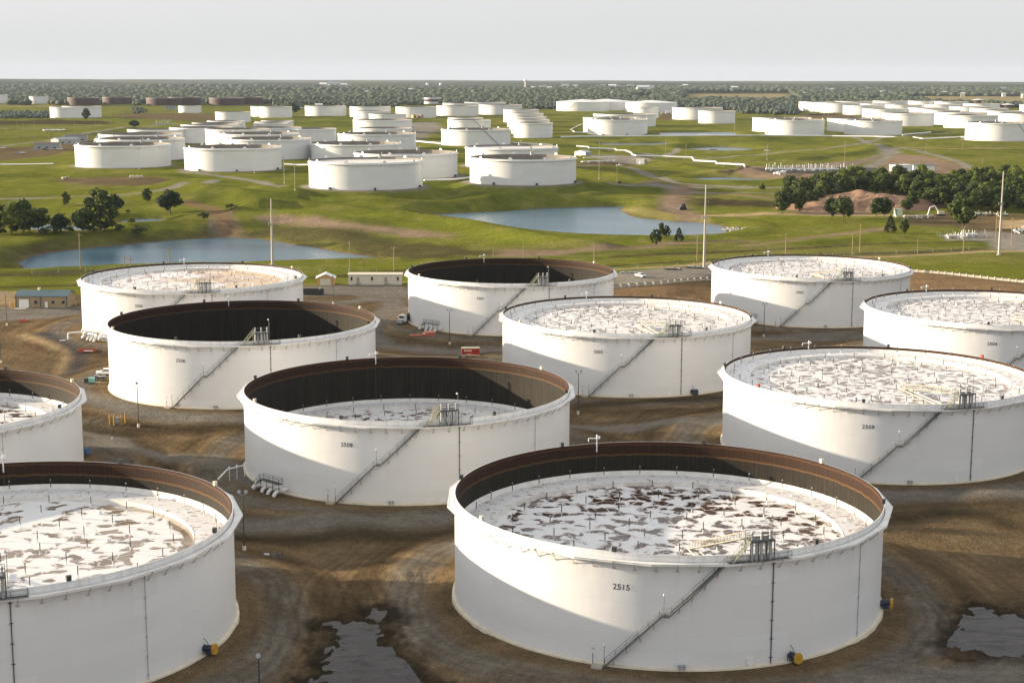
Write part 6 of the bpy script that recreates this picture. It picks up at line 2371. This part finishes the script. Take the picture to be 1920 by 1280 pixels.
def mass(name, pts, wid, hgt, mtl, label, sub=1):
    v0, f0 = ico()
    n = len(pts)
    if sub > 1:   # several leaf clumps per tree
        pts = np.repeat(pts, sub, 0)
        wid = np.repeat(wid, sub)
        hgt = np.repeat(hgt, sub)
        n = len(pts)
        off = rng.uniform(-1, 1, (n, 3))
        pts = pts + off * np.stack([wid * .45, wid * .45, hgt * .22], -1)
        pts[:, 2] += hgt * .18
        wid = wid * rng.uniform(.35, .65, n)
        hgt = hgt * rng.uniform(.4, .62, n)
    V = np.repeat(v0[None], n, 0) * rng.uniform(.68, 1.25, (n, 12, 1))
    a = rng.uniform(0, 6.28, n)
    c, s = np.cos(a)[:, None], np.sin(a)[:, None]
    x, y = V[..., 0] * c - V[..., 1] * s, V[..., 0] * s + V[..., 1] * c
    V = np.stack([x * wid[:, None] * .55, y * wid[:, None] * .55, V[..., 2] * hgt[:, None] * .5 + hgt[:, None] * .42], -1) + pts[:, None, :]
    F = f0[None] + (np.arange(n) * 12)[:, None, None]
    me_ = bpy.data.meshes.new(name)
    V = V.reshape(-1, 3).astype(np.float32)
    F = F.reshape(-1, 3).astype(np.int32)
    me_.vertices.add(len(V)); me_.vertices.foreach_set('co', V.ravel())
    me_.loops.add(F.size); me_.loops.foreach_set('vertex_index', F.ravel())
    me_.polygons.add(len(F)); me_.polygons.foreach_set('loop_start', np.arange(0, F.size, 3, dtype=np.int32))
    me_.update(calc_edges=True)
    me_.materials.append(mtl)
    o = link(name, me_)
    o['kind'] = 'stuff'
    o['label'] = label
    o['category'] = 'woodland'
    return o


FIELDS = [pix(q) for q in ([(1285, 173.5), (1480, 173.5), (1500, 186), (1280, 188)], [(1660, 181), (2060, 181), (2060, 205), (1760, 195), (1700, 186)],
                           [(560, 192), (760, 190), (800, 198), (560, 204)], [(1190, 178), (1260, 178), (1260, 186), (1190, 187)])]
pl_, wl_, hl_ = [], [], []
y = 3500.0
while y < 8600:
    st = .0044 * y
    n = int(.80 * y / st)
    xs = (np.arange(n) - n / 2) * st + rng.uniform(-.45, .45, n) * st
    ys = y + rng.uniform(-.6, .6, n) * st * 1.4
    dens = fbm(xs / 800, ys / 330, 4, 61)
    keep = dens > (.34 + .06 * min((y - 3500) / 3000, 1))
    for fld in FIELDS:
        keep &= ~inpoly(xs, ys, fld)
    for t in FT:
        if t[1] > 2300:
            keep &= np.hypot(xs - t[0], ys - t[1]) > t[3] + st
            keep &= ~((np.abs(xs / ys - t[0] / t[1]) < t[3] / t[1] * 1.2) & (ys < t[1]) & (ys > t[1] - 900))
    xs, ys = xs[keep], ys[keep]
    pl_.append(np.stack([xs, ys, height(xs, ys)], -1))
    wl_.append(rng.uniform(.8, 1.35, len(xs)) * st * 1.0)
    hl_.append(rng.uniform(8, 15, len(xs)) + y * .0006)
    y += st * 1.5
mass('forest', np.concatenate(pl_), np.concatenate(wl_), np.concatenate(hl_), M_FAR, 'wide distant woodland reaching to the hazy hills')
BELTS = [([(-80, 214), (95, 212), (95, 222), (-80, 225)], 'dark tree belt at the left edge below the far tanks'),
         ([(195, 205), (330, 204), (300, 214), (195, 213)], 'tree belt below the rusty brown tanks'),
         ([(-80, 196), (260, 190), (600, 193), (800, 191), (1045, 196), (1045, 204), (930, 199), (700, 197.5), (420, 196), (260, 193), (60, 197), (-80, 200)], 'near edge of the distant woodland behind the back rank'),
         ([(640, 199), (700, 198.5), (750, 199.5), (750, 202), (640, 202)], 'dark trees right behind the back rank'),
         ([(1160, 193), (1500, 197), (1500, 216), (1400, 215), (1372, 208), (1240, 200)], 'dense dark wood behind the twin tanks right of centre'),
         ([(975, 196), (1045, 196), (1045, 206), (985, 206)], 'dark trees left of the cone roofed tanks'),
         ([(1225, 178), (1270, 178), (1275, 189), (1225, 190)], 'round copse on the far field'),
         ([(520, 200), (565, 200), (565, 205), (520, 205)], 'scrub between back rank tanks')]
for i, (bp_, lb) in enumerate(BELTS):
    poly = pix(bp_)
    pa = np.array(poly)
    ym = pa[:, 1].mean()
    st = max(.0042 * ym, 8)
    a_ = (pa[:, 0].max() - pa[:, 0].min()) * (pa[:, 1].max() - pa[:, 1].min())
    n = min(int(a_ / (st * st * 1.3)), 9000)
    xs = rng.uniform(pa[:, 0].min(), pa[:, 0].max(), n)
    ys = rng.uniform(pa[:, 1].min(), pa[:, 1].max(), n)
    kp = inpoly(xs, ys, poly)
    for t in FT:
        kp &= np.hypot(xs - t[0], ys - t[1]) > t[3] + st
        if t[5] in ('b', 'bc') or (t[1] > 2300 and t[7]):     # open meadow in front of the far rows
            kp &= ~((np.abs(xs / ys - t[0] / t[1]) < t[3] / t[1] * 1.15) & (ys < t[1]) & (ys > t[1] - 900))
    xs, ys = xs[kp], ys[kp]
    if len(xs) < 3:
        continue
    mass('tree_belt', np.stack([xs, ys, height(xs, ys)], -1), rng.uniform(.8, 1.3, len(xs)) * st, rng.uniform(*((5.5, 8.5) if i < 2 else (9, 15)), len(xs)), M_FAR, lb, sub=3)

# ------------------------------------------------------------------ haze: the warm humid air of the plain
hb = MB()
hb.box((0, 10500, 35), (44000, 28000, 290))
hz = hb.build('haze', [bpy.data.materials.new('haze_air')])
hm = hz.data.materials[0]
hm.use_nodes = True
nt = hm.node_tree
nt.nodes.remove(nt.nodes['Principled BSDF'])
pv = nt.nodes.new('ShaderNodeVolumePrincipled')
pv.inputs['Color'].default_value = (.68, .79, .96, 1)
pv.inputs['Density'].default_value = HAZE_D
pv.inputs['Anisotropy'].default_value = 0
nt.links.new(pv.outputs[0], nt.nodes['Material Output'].inputs['Volume'])
hz['kind'] = 'stuff'
hz['label'] = 'thin pale haze over the whole plain'
hz['category'] = 'haze'
